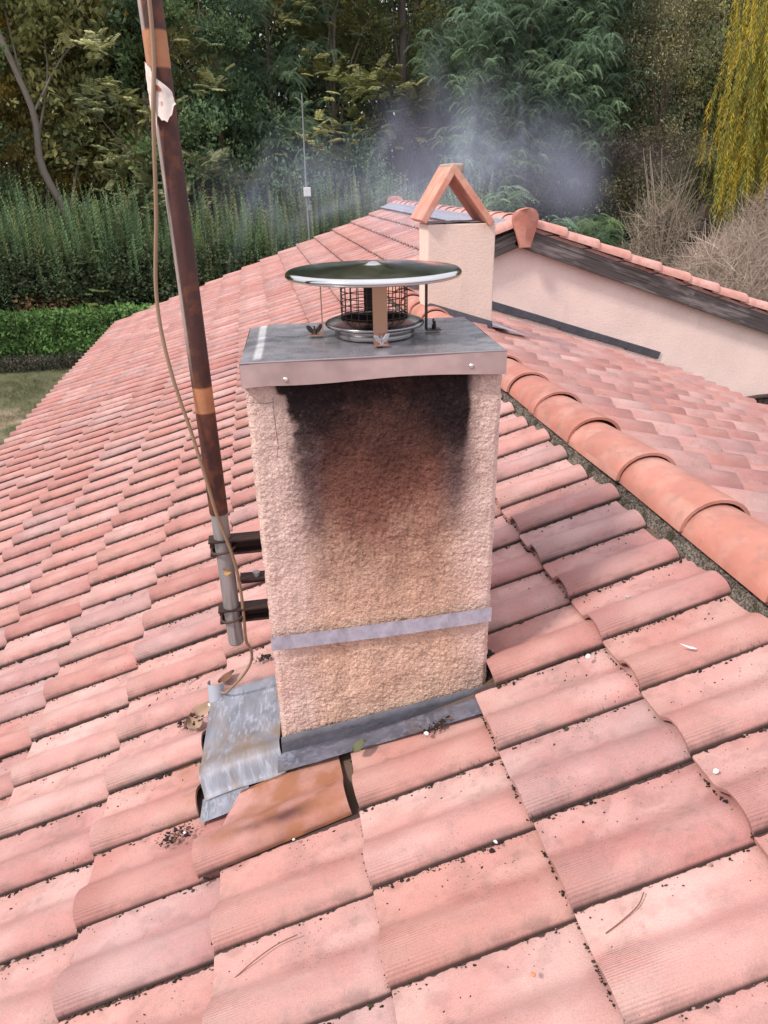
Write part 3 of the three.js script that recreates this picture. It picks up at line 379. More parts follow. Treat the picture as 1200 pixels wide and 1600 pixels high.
// ------------------------------------------------------------------ mast, brackets, cable
{
  const X = -0.146, Z = -1.66;
  const m = thing('antenna_mast', 'rusty antenna mast clamped to the left side of the near chimney', 'mast', [X, 3.84, Z]);
  const rustMap = tex(256, 2048, (x, y) => { // y metres 0..1.9 above the sleeve
    const h = y * 1.9, n = fbm(x * 8, y * 24, 5, 191), n2 = fbm(x * 5, y * 60, 4, 192); let r = 0.040 + 0.055 * n, g = 0.017 + 0.020 * n, b = 0.017 + 0.017 * n;
    const rust = smoothstep(n2, 0.5, 0.75) * 0.4; r = lerp(r, 0.22, rust); g = lerp(g, 0.075, rust); b = lerp(b, 0.03, rust);
    const pale = smoothstep(Math.abs(x - 0.5), 0.105, 0.06) * (0.55 + 0.5 * n2) * smoothstep(h, 0.30, 0.5); r = lerp(r, 0.50, pale * 0.8); g = lerp(g, 0.44, pale * 0.8); b = lerp(b, 0.42, pale * 0.8);  // pale strip down the left: bare metal with a painted highlight
    for (const [h0, h1] of [[0.27, 0.325], [0.965, 1.020]]) { const k = smoothstep(h, h0 - 0.006, h0) * smoothstep(h, h1 + 0.006, h1) * (0.6 + 0.5 * n2); r = lerp(r, 0.46, k); g = lerp(g, 0.21, k); b = lerp(b, 0.11, k); }
    return [r, g, b]; });
  const greyMap = tex(128, 512, (x, y) => { const n = fbm(x * 8, y * 14, 5, 195), k = smoothstep(fbm(x * 10, y * 9, 4, 196), 0.5, 0.75), u = smoothstep(y, 0.78, 0.95); let t = 0.20 + 0.22 * n - 0.10 * k; return [lerp(t, 0.14, u), lerp(t * 0.99, 0.085, u), lerp(t * 1.02, 0.06, u)]; });
  const pole = cyl(0.0232, 0.0228, 1.9, 0, 0.40, 0, 28); pole.rotateY(Math.PI * 0.60);
  part('pole', pole, mat({ map: rustMap, roughness: 0.62, metalness: 0.25, bumpMap: rep(fineBump, 1, 8), bumpScale: 0.001 }), m);
  const sl = new THREE.LatheGeometry([[0.016, 0.004], [0.0202, 0], [0.0214, 0.004], [0.0214, 0.395], [0.0228, 0.412], [0.0234, 0.42]].map((p) => new THREE.Vector2(...p)), 26);
  part('sleeve', sl, mat({ map: greyMap, roughness: 0.55, metalness: 0.45 }), m);
  const iron = mat({ color: rgb(0.055, 0.030, 0.026), roughness: 0.7, metalness: 0.35, map: metalMap });
  const ir2 = mat({ color: rgb(0.10, 0.055, 0.05), roughness: 0.75, metalness: 0.3, map: metalMap });
  for (const [i, y] of [[0, 0.285], [1, 0.075]]) {
    const g = [box(0.142, 0.006, 0.042, 0.036, y + 0.042, 0.004, 0.0015), box(0.142, 0.042, 0.006, 0.036, y + 0.021, -0.016), box(0.142, 0.006, 0.034, 0.036, y, -0.002, 0.0015)];
    const b = part('bracket', g, iron, m);
    part('u_bolt', [tube(Array.from({ length: 13 }, (_, k) => { const a = Math.PI * (k / 12); return [-Math.cos(a) * 0.031, y + 0.014 - 0.006 * Math.cos(a), Math.sin(a) * 0.031 + 0.002]; }), 0.0036, 7, 30), cyl(0.0036, 0.0036, 0.03, 0, 0, 0, 7).rotateX(-Math.PI / 2).translate(-0.031, y + 0.008, 0.002), cyl(0.0036, 0.0036, 0.03, 0, 0, 0, 7).rotateX(-Math.PI / 2).translate(0.031, y + 0.020, 0.002)], ir2, b);
    part('nut', cyl(0.007, 0.007, 0.006, 0, 0, 0, 6).rotateX(-Math.PI / 2).translate(-0.031, y + 0.008, -0.019), ir2, b);
  }
  const st = part('wall_anchor', [box(0.075, 0.005, 0.04, 0.07, 0.205, 0.0, 0.001), box(0.075, 0.03, 0.005, 0.07, 0.19, -0.018)], iron, m);
  part('nut', cyl(0.011, 0.011, 0.012, 0.076, 0.208, 0.004, 6), mat({ color: rgb(0.32, 0.31, 0.33), metalness: 0.7, roughness: 0.45 }), st);
  // tape rag tied round mast and cable
  const rag = grid(18, 20, (s, t) => { const a = lerp(0.9, 3.3, s), hang = lerp(0.0, 0.085, t), fl = 0.0246 + 0.004 * fbm(s * 6, t * 6, 3, 201) + 0.014 * t * smoothstep(s, 0.7, 0.2); const w = 0.25 + 0.75 * smoothstep(t, 0, 0.55), aa = lerp(2.55, a, w); const dr = hang * (1 + 0.25 * (fbm(s * 7, 2, 3, 2) - 0.5) * 3 * t * t); return [Math.cos(aa) * fl, 1.372 - dr - (1 - s) * 0.012, Math.sin(aa) * fl]; });
  part('tape_wrap', rag, mat({ map: tex(256, 256, (x, y) => { const n = fbm(x * 7, y * 7, 4, 203), k = smoothstep(n + 0.5 * Math.exp(-(((x - 0.35) / 0.2) ** 2) - ((y - 0.45) / 0.16) ** 2), 0.62, 0.95); const t = 0.62 + 0.3 * n; return [lerp(t, 0.32, k), lerp(t * 0.90, 0.12, k), lerp(t * 0.86, 0.07, k)]; }), roughness: 0.8, transmission: 0.15, side: THREE.DoubleSide }), m);
  const at = (x, y, z) => V3(x, y, z);
  const cab = [at(-0.141, 5.62, Z + 0.027), at(-0.143, 5.36, Z + 0.028), at(-0.150, 5.225, Z + 0.028), at(-0.166, 5.12, Z + 0.033), at(-0.190, 4.94, Z + 0.02), at(-0.213, 4.80, Z + 0.015), at(-0.216, 4.715, Z + 0.02), at(-0.205, 4.60, Z + 0.03), at(-0.178, 4.45, Z + 0.035), at(-0.160, 4.33, Z + 0.036), at(-0.149, 4.25, Z + 0.034), at(-0.136, 4.19, Z + 0.033), at(-0.121, 4.11, Z + 0.029), at(-0.115, 4.02, Z + 0.022), at(-0.116, 3.93, Z + 0.018), at(-0.118, 3.84, Z + 0.005), at(-0.110, 3.795, Z - 0.02), at(-0.118, 3.72, Z - 0.06), at(-0.150, 3.65, Z - 0.09), at(-0.186, 3.60, Z - 0.11), at(-0.210, 3.565, Z - 0.13), at(-0.235, 3.54, Z - 0.17)];
  const cg = new THREE.TubeGeometry(new THREE.CatmullRomCurve3(cab), 260, 0.0042, 8);
  single('cable', cg, mat({ map: tex(64, 512, (x, y) => { const k = smoothstep(fbm(y * 300, x * 3, 4, 211), 0.4, 0.7); const t = 0.8 + 0.3 * vn(x * 4, y * 300, 4); return [lerp(0.30, 0.22, k) * t, lerp(0.215, 0.12, k) * t, lerp(0.15, 0.065, k) * t]; }).clone(), roughness: 0.6 }), 'thin brown cable looping loosely down beside the rusty mast', 'cable');
  const cl = thing('cable_spout', 'white cable entry spout poking out from under a tile by the mast foot', 'cable spout', [-0.247, 3.510, -1.85]);
  part('spout', [grid(16, 6, (s, t) => { const a = lerp(0.2, Math.PI * 1.25, s); return [Math.cos(a) * 0.026 + 0.004, 0.055 - t * 0.06 + 0.006 * Math.sin(a), Math.sin(a) * 0.026 + t * 0.025]; })], mat({ color: rgb(0.34, 0.38, 0.45), roughness: 0.5, side: THREE.DoubleSide }), cl);
  part('rim', tube(Array.from({ length: 12 }, (_, i) => { const a = lerp(0.0, Math.PI * 1.1, i / 11); return [Math.cos(a) * 0.028 + 0.004, -0.006 + 0.006 * Math.sin(a), Math.sin(a) * 0.028 + 0.025]; }), 0.004, 7), mat({ color: rgb(0.6, 0.6, 0.62), roughness: 0.5 }), cl);
}
// ------------------------------------------------------------------ litter on the tiles
{
  const R = rng(77), leafGeo = (L, W, s) => grid(8, 6, (u, v) => { const w = Math.sin(Math.PI * Math.pow(u, 0.8)) * W * (1 + 0.25 * (hash(Math.floor(u * 8), v > 0.5 ? 1 : 0, s) - 0.5)); return [(u - 0.5) * L, 0.35 * W * Math.sin(u * 4 + s) * 0.5 + Math.abs(v - 0.5) * W * 0.5 + 0.004, (v - 0.5) * 2 * w * 0.5]; });
  const tan = mat({ color: rgb(0.36, 0.25, 0.17), roughness: 0.9, transmission: 0.1, side: THREE.DoubleSide }), drk = mat({ color: rgb(0.16, 0.08, 0.05), roughness: 0.9 }), grn = mat({ color: rgb(0.10, 0.11, 0.05), roughness: 0.8 }), ylw = mat({ color: rgb(0.42, 0.22, 0.07), roughness: 0.8 });
  const put = (name, g, m, label, cat, x, z, h, ry, group) => { const p = onA(x, z, h), o = single(name, g, m, label, cat, [p.x, p.y, p.z], group); o.rotation.set(0, ry, SA); return o; };
  put('dry_leaf', leafGeo(0.075, 0.05, 1), tan, 'curled tan dry leaf just below the white cable spout', 'leaf', -0.272, -1.80, 0.02, 0.9);
  put('dry_leaf', leafGeo(0.06, 0.045, 2), tan, 'pale dry leaf lying furthest left below the cable spout', 'leaf', -0.318, -1.775, 0.006, 2.2);
  put('dry_leaf', leafGeo(0.06, 0.035, 3), drk, 'dark brown crumpled leaf on the zinc behind the cable spout', 'leaf', -0.190, -1.87, 0.052, 0.4);
  put('dry_leaf', leafGeo(0.045, 0.03, 4), grn, 'small green leaf in the lead gutter in front of the near chimney', 'leaf', 0.165, -1.375, 0.03, 0.3);
  { const o = single('dry_leaf', leafGeo(0.05, 0.018, 6), ylw, 'narrow yellow leaf caught behind the cable on the grey mast sleeve', 'leaf', [-0.138, 4.085, -1.633]); o.rotation.set(1.4, 0.3, 1.0); }
  const chip = (s) => { const g = new THREE.IcosahedronGeometry(1, 1), p = g.attributes.position; for (let i = 0; i < p.count; i++) { const k = 0.7 + 0.6 * vn(p.getX(i) * 2 + 9, p.getY(i) * 2 + p.getZ(i) * 3 + 5, s); p.setXYZ(i, p.getX(i) * k, p.getY(i) * k * 0.5, p.getZ(i) * k * 0.7); } g.computeVertexNormals(); return g; };
  const white = mat({ color: rgb(0.72, 0.68, 0.66), roughness: 0.9 }), grey = mat({ color: rgb(0.45, 0.42, 0.40), roughness: 0.9 });
  const CH = [[0.394, -0.985, 0.007, 'white mortar chip on the joint right of the stained tile', white], [0.842, -0.938, 0.008, 'white round chip on the tile at the right edge of the photo', white], [-0.03, -1.20, 0.006, 'white chip under the lower edge of the stained tile', white], [0.95, -1.53, 0.012, 'grey flat mortar chip below the ridge mortar on the right', grey], [0.769, -1.379, 0.010, 'white chip on the joint right of the chimney foot', white], [0.33, -1.35, 0.010, 'white chip beside dark crumbs on the lead apron', white], [-0.31, -1.36, 0.007, 'white chip in the dirt left of the stained tile', white], [0.374, -0.714, 0.008, 'orange clay shard on the lowest tile near the bottom', mat({ color: rgb(0.6, 0.25, 0.13), roughness: 0.9 })]];
  CH.forEach(([x, z, s, l, m], i) => { const o = put('mortar_chip', chip(i), m, l, 'mortar chip', x, z, 0.012, R() * 6); o.scale.setScalar(s * 0.75); });
  const feather = put('feather', leafGeo(0.045, 0.009, 9), mat({ color: rgb(0.8, 0.78, 0.8), roughness: 0.8 }), 'small white feather on the right hand tiles below the ridge', 'feather', 0.96, -1.241, 0.044, 2.9);
  const tw = (x, z, pts, l) => put('twig', tube(pts, 0.0012, 5), drk, l, 'twig', x, z, -0.002, 0.1);
  tw(-0.132, -0.955, [[-0.05, 0, 0.01], [0, 0.006, 0], [0.05, 0.004, -0.01], [0.10, 0.010, -0.004]], 'thin bent twig on the tiles at the bottom left');
  tw(0.56, -0.755, [[-0.05, 0, 0.012], [-0.01, 0.0, 0.006], [0.03, 0.001, -0.004], [0.05, 0.001, -0.018]], 'dark curled twig on the tile at the bottom right');
  tw(-0.30, -2.02, [[-0.06, 0, 0.01], [0, 0.004, 0], [0.06, 0.01, -0.006]], 'dark straight twig on the tile left of the mast foot');
  const rv0 = (Q) => { const z = Q() * 2 - 1, a = Q() * 6.28, r = Math.sqrt(1 - z * z) * Math.cbrt(Q()); return [r * Math.cos(a), z * 0.9, r * Math.sin(a)]; };
  const nest = single('moss_tuft', (() => { const Q = rng(33), l = []; for (let i = 0; i < 60; i++) { const d = rv0(Q); l.push(chip(i % 5).scale(0.3, 0.3, 0.3).translate(d[0] * 0.8, d[1] * 0.8, d[2] * 0.8)); } return merge(l); })(), mat({ color: rgb(0.05, 0.043, 0.035), roughness: 1, bumpMap: fineBump, bumpScale: 0.02 }), 'dark mossy tuft at the right foot of the near chimney', 'moss tuft', [0.535, 3.80, -1.50]); nest.scale.set(0.020, 0.030, 0.022);
  // crumbs of dirt and moss in the joints, some added to draw shadow gaps
  const g1 = chip(3), P = [], C = [], q = new THREE.Object3D();
  const near = roof.spots.filter((s) => s.side === 'A' && s.size > 0.19).slice(0, 300);
  for (const s of near) {
    const dirty = Math.pow(fbm(s.x * 1.3 + 4, s.z * 1.3, 3, 300), 1.6) * 1.9 + 0.15, n = Math.floor(150 * dirty + 14);
    for (let i = 0; i < n; i++) {
      const joint = R() < 0.86; let u = R() * 0.35, w = joint ? 0.001 - Math.pow(R(), 3) * 0.014 : -0.01 - R() * 0.075, sz = (joint ? 0.0009 + 0.0030 * Math.pow(R(), 4) : 0.0006 + 0.0015 * Math.pow(R(), 3)), h = sz * 0.25;
      if (R() < 0.02) sz *= 2; if (joint && fbm(u * 20 + s.k * 50, s.k * 9, 2, 5) < 0.42) continue;
      const x = s.x + u * Math.cos(SA), p = onA(x, s.z - w, h - u * 0.0676); P.push([p, sz, R() * 6, R() * 6]); const k = R(); C.push(k < 0.7 ? [0.018, 0.013, 0.011] : k < 0.85 ? [0.06, 0.035, 0.025] : k < 0.95 ? [0.045, 0.045, 0.02] : [0.3, 0.22, 0.19]);
    }
  }
  const prof = (w) => { for (let i = 1; i < TOP.length; i++) if (w <= TOP[i][0]) { const [a, ha] = TOP[i - 1], [b, hb] = TOP[i]; return lerp(ha, hb, (w - a) / (b - a)); } return 0; };
  for (const s of near) { const n = Math.floor(80 * (0.4 + fbm(s.x * 3, s.z * 3, 3, 310))); for (let i = 0; i < n; i++) { const w = 0.205 * R(), sz = 0.0007 + 0.0020 * R() ** 3; if (fbm(w * 25 + s.k * 30, s.k * 9, 2, 5) < 0.36) continue; const p = onA(s.x - 0.002 - 0.007 * R() * R(), s.z - w, prof(w) * 0.78 - 0.0245 + sz * 0.6); P.push([p, sz, R() * 6, R() * 6]); C.push(R() < 0.8 ? [0.016, 0.012, 0.011] : [0.06, 0.045, 0.03]); } }  // dark crumbs along the tile ends stand in for the shadow gap
  for (let i = 0; i < 420; i++) { const a = R(), spot = a < 0.35 ? [-0.34, -1.37, 0.06, 0.03] : a < 0.6 ? [-0.33, -1.80, 0.05, 0.04] : a < 0.8 ? [0.36, -1.37, 0.05, 0.02] : [-0.07, -1.9, 0.05, 0.02]; const g = () => R() + R() - 1; const p = onA(spot[0] + g() * spot[2], spot[1] + g() * spot[3], a >= 0.8 ? 0.05 : 0.006), sz = 0.0010 + 0.0035 * R() ** 3; P.push([p, sz, R() * 6, R() * 6]); const k = R(); C.push(k < 0.75 ? [0.018, 0.013, 0.011] : [0.12, 0.07, 0.05]); }
  const im = new THREE.InstancedMesh(g1, mat({ roughness: 1 }), P.length); im.name = numbered('roof_debris'); im.userData = { kind: 'stuff', label: 'dark crumbs of dirt and moss in the tile joints, some added to draw shadow gaps', category: 'debris' };
  P.forEach(([p, s, a, b], i) => { q.position.copy(p); q.rotation.set(a, b, 0); q.scale.set(s * (1 + R()), s * (0.8 + R()), s * (1 + R())); q.updateMatrix(); im.setMatrixAt(i, q.matrix); im.setColorAt(i, rgb(...C[i])); });
  scene.add(im);
}

// ------------------------------------------------------------------ ground
{
  const gm = tex(1024, 1024, (x, y) => { const n = fbm(x * 40, y * 40, 4, 401), d = smoothstep(fbm(x * 9, y * 9, 4, 402), 0.42, 0.66), t = 0.6 + 0.8 * n; return [lerp(0.105, 0.27, d) * t, lerp(0.112, 0.21, d) * t, lerp(0.055, 0.145, d) * t]; });
  struct('ground', grid(60, 60, (s, t) => { const x = lerp(-120, 120, s), z = lerp(60, -160, t); return [x, 0 + 0.06 * (fbm(x * 0.3, z * 0.3, 2, 4) - 0.5) + smoothstep(-z, 45, 160) * 6, z]; }, (s, t, p) => [p[0] / 12, p[2] / 12]), mat({ map: gm, bumpMap: rep(fineBump, 20), bumpScale: 0.03, roughness: 1 }));
}
// ------------------------------------------------------------------ plants
const leafMat = mat({ roughness: 1, transmission: 0.25, side: THREE.DoubleSide, specularIntensity: 0.4 });
const woodyMat = mat({ color: rgb(0.16, 0.13, 0.105), roughness: 0.95, bumpMap: rep(fineBump, 2), bumpScale: 0.02 });
function leaves(list) { const P = [], N = []; for (const [c, d, n, L, W] of list) { const s = V3().crossVectors(d, n).normalize().multiplyScalar(W / 2), a = c, b = c.clone().addScaledVector(d, L * 0.45).add(s), e = c.clone().addScaledVector(d, L * 0.45).sub(s), t = c.clone().addScaledVector(d, L).addScaledVector(n, -L * 0.12); for (const v of [a, b, t, a, t, e]) P.push(v.x, v.y, v.z); } const g = new THREE.BufferGeometry(); g.setAttribute('position', new THREE.Float32BufferAttribute(P, 3)); g.computeVertexNormals(); return g; }
const rv = (R) => { const z = R() * 2 - 1, a = R() * 2 * Math.PI, r = Math.sqrt(1 - z * z); return V3(r * Math.cos(a), z, r * Math.sin(a)); };
function clumpBroad(seed, n, rad, L, W) { const R = rng(seed), l = []; for (let i = 0; i < n; i++) l.push([rv(R).multiplyScalar(rad * Math.cbrt(R())), rv(R).add(V3(0, -0.3, 0)).normalize(), rv(R).add(V3(0, 0.8, 0)).normalize(), L * (0.7 + 0.6 * R()), W * (0.7 + 0.6 * R())]); return leaves(l); }
function frond(seed, n, Lf, L, W, droop, up = 0.35) { const R = rng(seed), l = []; for (let k = 0; k < n; k++) { const az = R() * 6.28, d0 = V3(Math.cos(az), up + 0.4 * R(), Math.sin(az)).normalize(), m = 9; for (let i = 1; i <= m; i++) { const t = i / m, c = d0.clone().multiplyScalar(t * Lf).add(V3(0, -droop * t * t * Lf, 0)), T = d0.clone().add(V3(0, -2 * droop * t, 0)).normalize(), s = V3().crossVectors(T, V3(0, 1, 0)).normalize(); for (const q of [-1, 1]) l.push([c, s.clone().multiplyScalar(q).addScaledVector(T, 0.7).add(V3(0, -0.25, 0)).normalize(), V3(R() * 0.6 - 0.3, 1, R() * 0.6 - 0.3).normalize(), L * (1.1 - 0.5 * t), W]); } } return leaves(l); }
function shoot(seed, hgt, n, L, W, spread = 0.35) { const R = rng(seed), l = []; for (let i = 0; i < n; i++) { const t = i / n, a = i * 2.4 + R(), c = V3(0.05 * hgt * Math.sin(t * 2 + seed), t * hgt, 0); l.push([c, V3(Math.cos(a), 0.7 + R(), Math.sin(a)).normalize(), V3(-Math.sin(a) + spread, 1, Math.cos(a)).normalize(), L * (1.15 - 0.8 * t), W]); } return leaves(l); }
function strand(seed, len, n, L, W) { const R = rng(seed), l = []; for (let i = 0; i < n; i++) { const t = i / n, a = R() * 6.28; l.push([V3(0.06 * len * Math.sin(t * 3 + seed), -t * len, 0.05 * len * Math.cos(t * 2 + seed)), V3(0.55 * Math.cos(a), -1, 0.55 * Math.sin(a)).normalize(), rv(R), L, W]); } return leaves(l); }
function sticks(seed, n, L, r, upb = 0.6) { const R = rng(seed), gs = []; for (let i = 0; i < n; i++) { const d = rv(R).add(V3(0, upb, 0)).normalize(), o = rv(R).multiplyScalar(L * 0.25), g = new THREE.CylinderGeometry(r * 0.4, r, L * (0.6 + 0.7 * R()), 3, 1, true); g.translate(0, L * 0.4, 0); g.applyQuaternion(new THREE.Quaternion().setFromUnitVectors(V3(0, 1, 0), d)); g.translate(o.x, o.y, o.z); gs.push(g); } return merge(gs); }
const KIND = {
  broad: clumpBroad(1, 16, 0.32, 0.15, 0.085), olive: clumpBroad(2, 14, 0.34, 0.20, 0.11), fine: clumpBroad(3, 26, 0.30, 0.10, 0.035), feather: frond(4, 4, 0.55, 0.17, 0.026, 0.75, 0.1), hedge: clumpBroad(5, 12, 0.16, 0.12, 0.075),
  shoot: shoot(6, 1.25, 44, 0.13, 0.030), ivy: clumpBroad(7, 14, 0.22, 0.10, 0.075), strand: strand(8, 1.5, 46, 0.15, 0.026), sticks: sticks(9, 9, 0.7, 0.006), small: clumpBroad(10, 14, 0.12, 0.045, 0.025), spray: frond(11, 2, 0.5, 0.19, 0.05, 0.2, 0.5),
};
function cloud(name, geo, m, parent, items, kind) { // items: [pos, scale, colour, yaw, tiltX, tiltZ]
  const im = new THREE.InstancedMesh(geo, m, items.length), q = new THREE.Object3D(); im.name = numbered(name); im.castShadow = im.receiveShadow = true; if (kind) im.userData.kind = kind;
  items.forEach(([p, s, c, yaw, tx = 0, tz = 0], i) => { q.position.copy(p); q.rotation.set(tx, yaw, tz); if (s.isVector3) q.scale.copy(s); else q.scale.setScalar(s); q.updateMatrix(); im.setMatrixAt(i, q.matrix); im.setColorAt(i, rgb(...c)); });
  parent.add(im); return im;
}
const gauss = (R) => (R() + R() + R() - 1.5) / 0.75;
function crown(R, spec) { // clusters of clumps in ellipsoids
  const out = [], heads = [];
  for (const [cx, cy, cz, rx, ry, rz] of spec.blobs) for (let k = 0; k < spec.clusters; k++) {
    const d = rv(R), rr = Math.pow(R(), 0.40), c = V3(cx + d.x * rx * rr, cy + d.y * ry * rr, cz + d.z * rz * rr); heads.push(c);
    const pal = spec.cols[Math.floor(R() * spec.cols.length)], br = 0.65 + 0.6 * R(), cr = spec.cr * (0.7 + 0.6 * R());
    for (let i = 0; i < spec.per; i++) { const p = c.clone().add(V3(gauss(R) * cr, gauss(R) * cr * 0.6, gauss(R) * cr)), b = br * (0.75 + 0.5 * R()); if (p.y < 0.15) continue; out.push([p, spec.s * (0.7 + 0.6 * R()), pal.map((v) => v * b), R() * 6.28, (R() - 0.5) * 0.7, (R() - 0.5) * 0.7]); }
  }
  return [out, heads];
}
function tree(name, label, category, x, z, o, group) {
  const R = rng(o.seed), g = thing(name, label, category, [x, 0, z], group), [items, heads] = crown(R, o);
  const top = o.blobs.reduce((a, b) => Math.max(a, b[1]), 0), lean = o.lean ?? [0, 0];
  const tp = o.trunkPts ? o.trunkPts.map((p) => V3(...p)) : [V3(0, -0.1, 0), V3(lean[0] * 0.3 + (R() - 0.5) * 0.3, top * 0.33, lean[1] * 0.3), V3(lean[0] * 0.7 + (R() - 0.5) * 0.5, top * 0.66, lean[1] * 0.7), V3(lean[0], top, lean[1])];
  const c = new THREE.CatmullRomCurve3(tp), woods = [limb(tp, o.tr ?? 0.2, 0.05, 9, 22, 0.18)];
  for (let i = 0; i < heads.length; i += o.every ?? 3) { const t = clamp(heads[i].y / top - 0.25 - 0.2 * R(), 0.12, 0.95), b = c.getPoint(t), h = heads[i], mid = b.clone().lerp(h, 0.5).add(V3(gauss(R) * 0.25, 0.2, gauss(R) * 0.25)); woods.push(limb([b, mid, h], 0.028 + 0.04 * (1 - t), 0.008, 5, 7)); }
  part('trunk', woods, o.wood ?? woodyMat, g);
  cloud('crown', KIND[o.kind], leafMat, g, items, 'stuff');
  return g;
}
const GREEN = [[0.075, 0.105, 0.055], [0.10, 0.135, 0.065], [0.055, 0.085, 0.052]], OLIVE = [[0.17, 0.165, 0.075], [0.23, 0.20, 0.09], [0.115, 0.125, 0.065]], GOLD = [[0.26, 0.17, 0.045], [0.19, 0.145, 0.055], [0.13, 0.125, 0.055]], PALE = [[0.34, 0.31, 0.19], [0.23, 0.21, 0.12], [0.15, 0.15, 0.09]], TEAL = [[0.11, 0.150, 0.110], [0.15, 0.195, 0.135], [0.075, 0.105, 0.08]], BROWN = [[0.17, 0.135, 0.09], [0.125, 0.105, 0.075], [0.20, 0.17, 0.105]];
for (const [P, f] of [[GREEN, 1.7], [OLIVE, 1.55], [GOLD, 1.55], [PALE, 1.6], [TEAL, 1.55], [BROWN, 1.35]]) for (const c of P) for (let i = 0; i < 3; i++) c[i] *= f * [0.95, 1.08, 0.95][i];
const greyWood = mat({ color: rgb(0.24, 0.21, 0.18), roughness: 0.95, bumpMap: rep(fineBump, 2), bumpScale: 0.02 });
{
  const T = (label, x, z, h, kind, cols, seed, more = {}) => tree(more.name ?? 'tree', label, 'tree', x, z, { seed, kind, cols, clusters: more.clusters ?? 26, per: more.per ?? 26, cr: more.cr ?? 0.6, s: more.s ?? 1, tr: more.tr ?? 0.2, blobs: more.blobs ?? [[0, h * 0.72, 0, 2.6, h * 0.28, 2.2], [0.4, h * 0.45, 0.5, 2.5, h * 0.18, 1.9]], ...more });
  T('olive tree with a pale crooked trunk left of the mast', -5.9, -27.2, 13, 'olive', OLIVE, 1, { wood: greyWood, tr: 0.17, every: 14, trunkPts: [[-0.3, -0.1, 0], [0.0, 3.2, 0.2], [-0.2, 4.3, 0.1], [-0.65, 5.6, 0], [-0.55, 7.0, 0], [-0.9, 8.6, 0.1], [-1.2, 10, 0], [-1.0, 12, 0]], blobs: [[0.5, 9.6, -1.4, 2.4, 2.6, 1.4], [1.0, 6.6, -1.6, 1.9, 1.7, 1.0], [-1.2, 12, 0, 2, 1.5, 2]] });
  T('dark green tree at the upper left corner of the photo', -9.6, -27, 13.5, 'broad', GREEN, 2, { wood: greyWood });
  T('golden brown autumn tree behind the leftmost trunks', -8.0, -30, 15, 'broad', GOLD, 3, { clusters: 34 });
  T('yellowing tree behind the rusty mast', -3.6, -29.5, 15, 'olive', GOLD, 4, { clusters: 30, wood: greyWood });
  T('dark green leaning tree just right of the rusty mast', -1.3, -27.5, 13.5, 'broad', GREEN, 5, { lean: [0.8, 0] });
  T('tree with pale dry leaf sprays right of the mast', -2.9, -26.4, 10.5, 'spray', PALE, 6, { clusters: 14, per: 20, cr: 0.5 });
  T('bluish green tree behind the slender grey pole', 1.2, -29, 14.5, 'feather', TEAL, 7, { clusters: 36, per: 36, s: 0.65 });
  T('yellow green tree right of the slender grey pole', 3.4, -28, 13.8, 'spray', OLIVE, 8, { clusters: 24 });
  T('thick dark trunked tree behind the far chimney', 5.8, -28.4, 15.5, 'fine', OLIVE, 9, { tr: 0.34, wood: mat({ color: rgb(0.10, 0.085, 0.075), roughness: 1 }), blobs: [[0, 12.6, -0.8, 2.5, 2.2, 1.8], [-1.6, 9.4, -1.4, 1.5, 1.6, 1.2], [1.6, 8.6, -1.6, 1.4, 2.2, 1.2]] });
  T('large feathery blue green acacia right of the far chimney', 9.6, -26.6, 12.6, 'feather', TEAL, 10, { clusters: 44, per: 40, cr: 0.65, s: 0.62, blobs: [[-1.2, 9.0, 0, 2.2, 2.4, 1.7], [1.1, 7.4, 0.7, 2.0, 2.0, 1.5], [-0.6, 6.0, 0.9, 1.8, 1.3, 1.3], [2.0, 10.6, 0, 2.1, 1.9, 1.6]] });
  T('dark feathery tree behind the large acacia', 8.3, -30.5, 16, 'feather', GREEN, 11, { clusters: 40, per: 36, s: 0.75 });
  T('tall dark tree between the acacia and the brown thicket', 13.2, -29.5, 15.5, 'feather', GREEN, 12, { clusters: 36, per: 36, s: 0.7 });
  T('brown thinly leaved tree left of the yellow willow', 14.4, -26.0, 11.5, 'fine', BROWN, 13, { clusters: 26, per: 20, cr: 0.75, blobs: [[0, 8.6, 0, 2.0, 2.6, 1.5], [-0.6, 5.4, 0.3, 2.1, 1.9, 1.5]] });
  T('olive tree behind the yellow willow', 18.6, -29.5, 15, 'broad', OLIVE, 14, { clusters: 30 });
  T('small green tree behind the end of the roof ridge', 3.0, -26.0, 7.2, 'broad', TEAL, 15, { clusters: 14, blobs: [[0, 4.9, 0, 1.9, 1.4, 1.3]] });
  // far wood behind them all
  const R = rng(500), items = []; for (let i = 0; i < 52000; i++) { const x = lerp(-34, 48, R()), z = -33 - R() * 9, y = Math.pow(R(), 0.9) * (15 + 3.5 * fbm(x * 0.25, 2, 3, 8)), k = 0.45 + 0.6 * fbm(x * 0.6, y * 0.6, 3, 12); const pal = R() < 0.6 ? GREEN : OLIVE, c = pal[Math.floor(R() * 3)]; items.push([V3(x, y, z), 1.2 + R() * 0.7, c.map((v) => v * k * 1.2), R() * 6.28, R(), R()]); }
  const w = cloud('far_wood', KIND.broad, leafMat, scene, items, 'stuff'); w.userData = { kind: 'stuff', label: 'dark wood closing the view behind all the single trees', category: 'wood' };
}
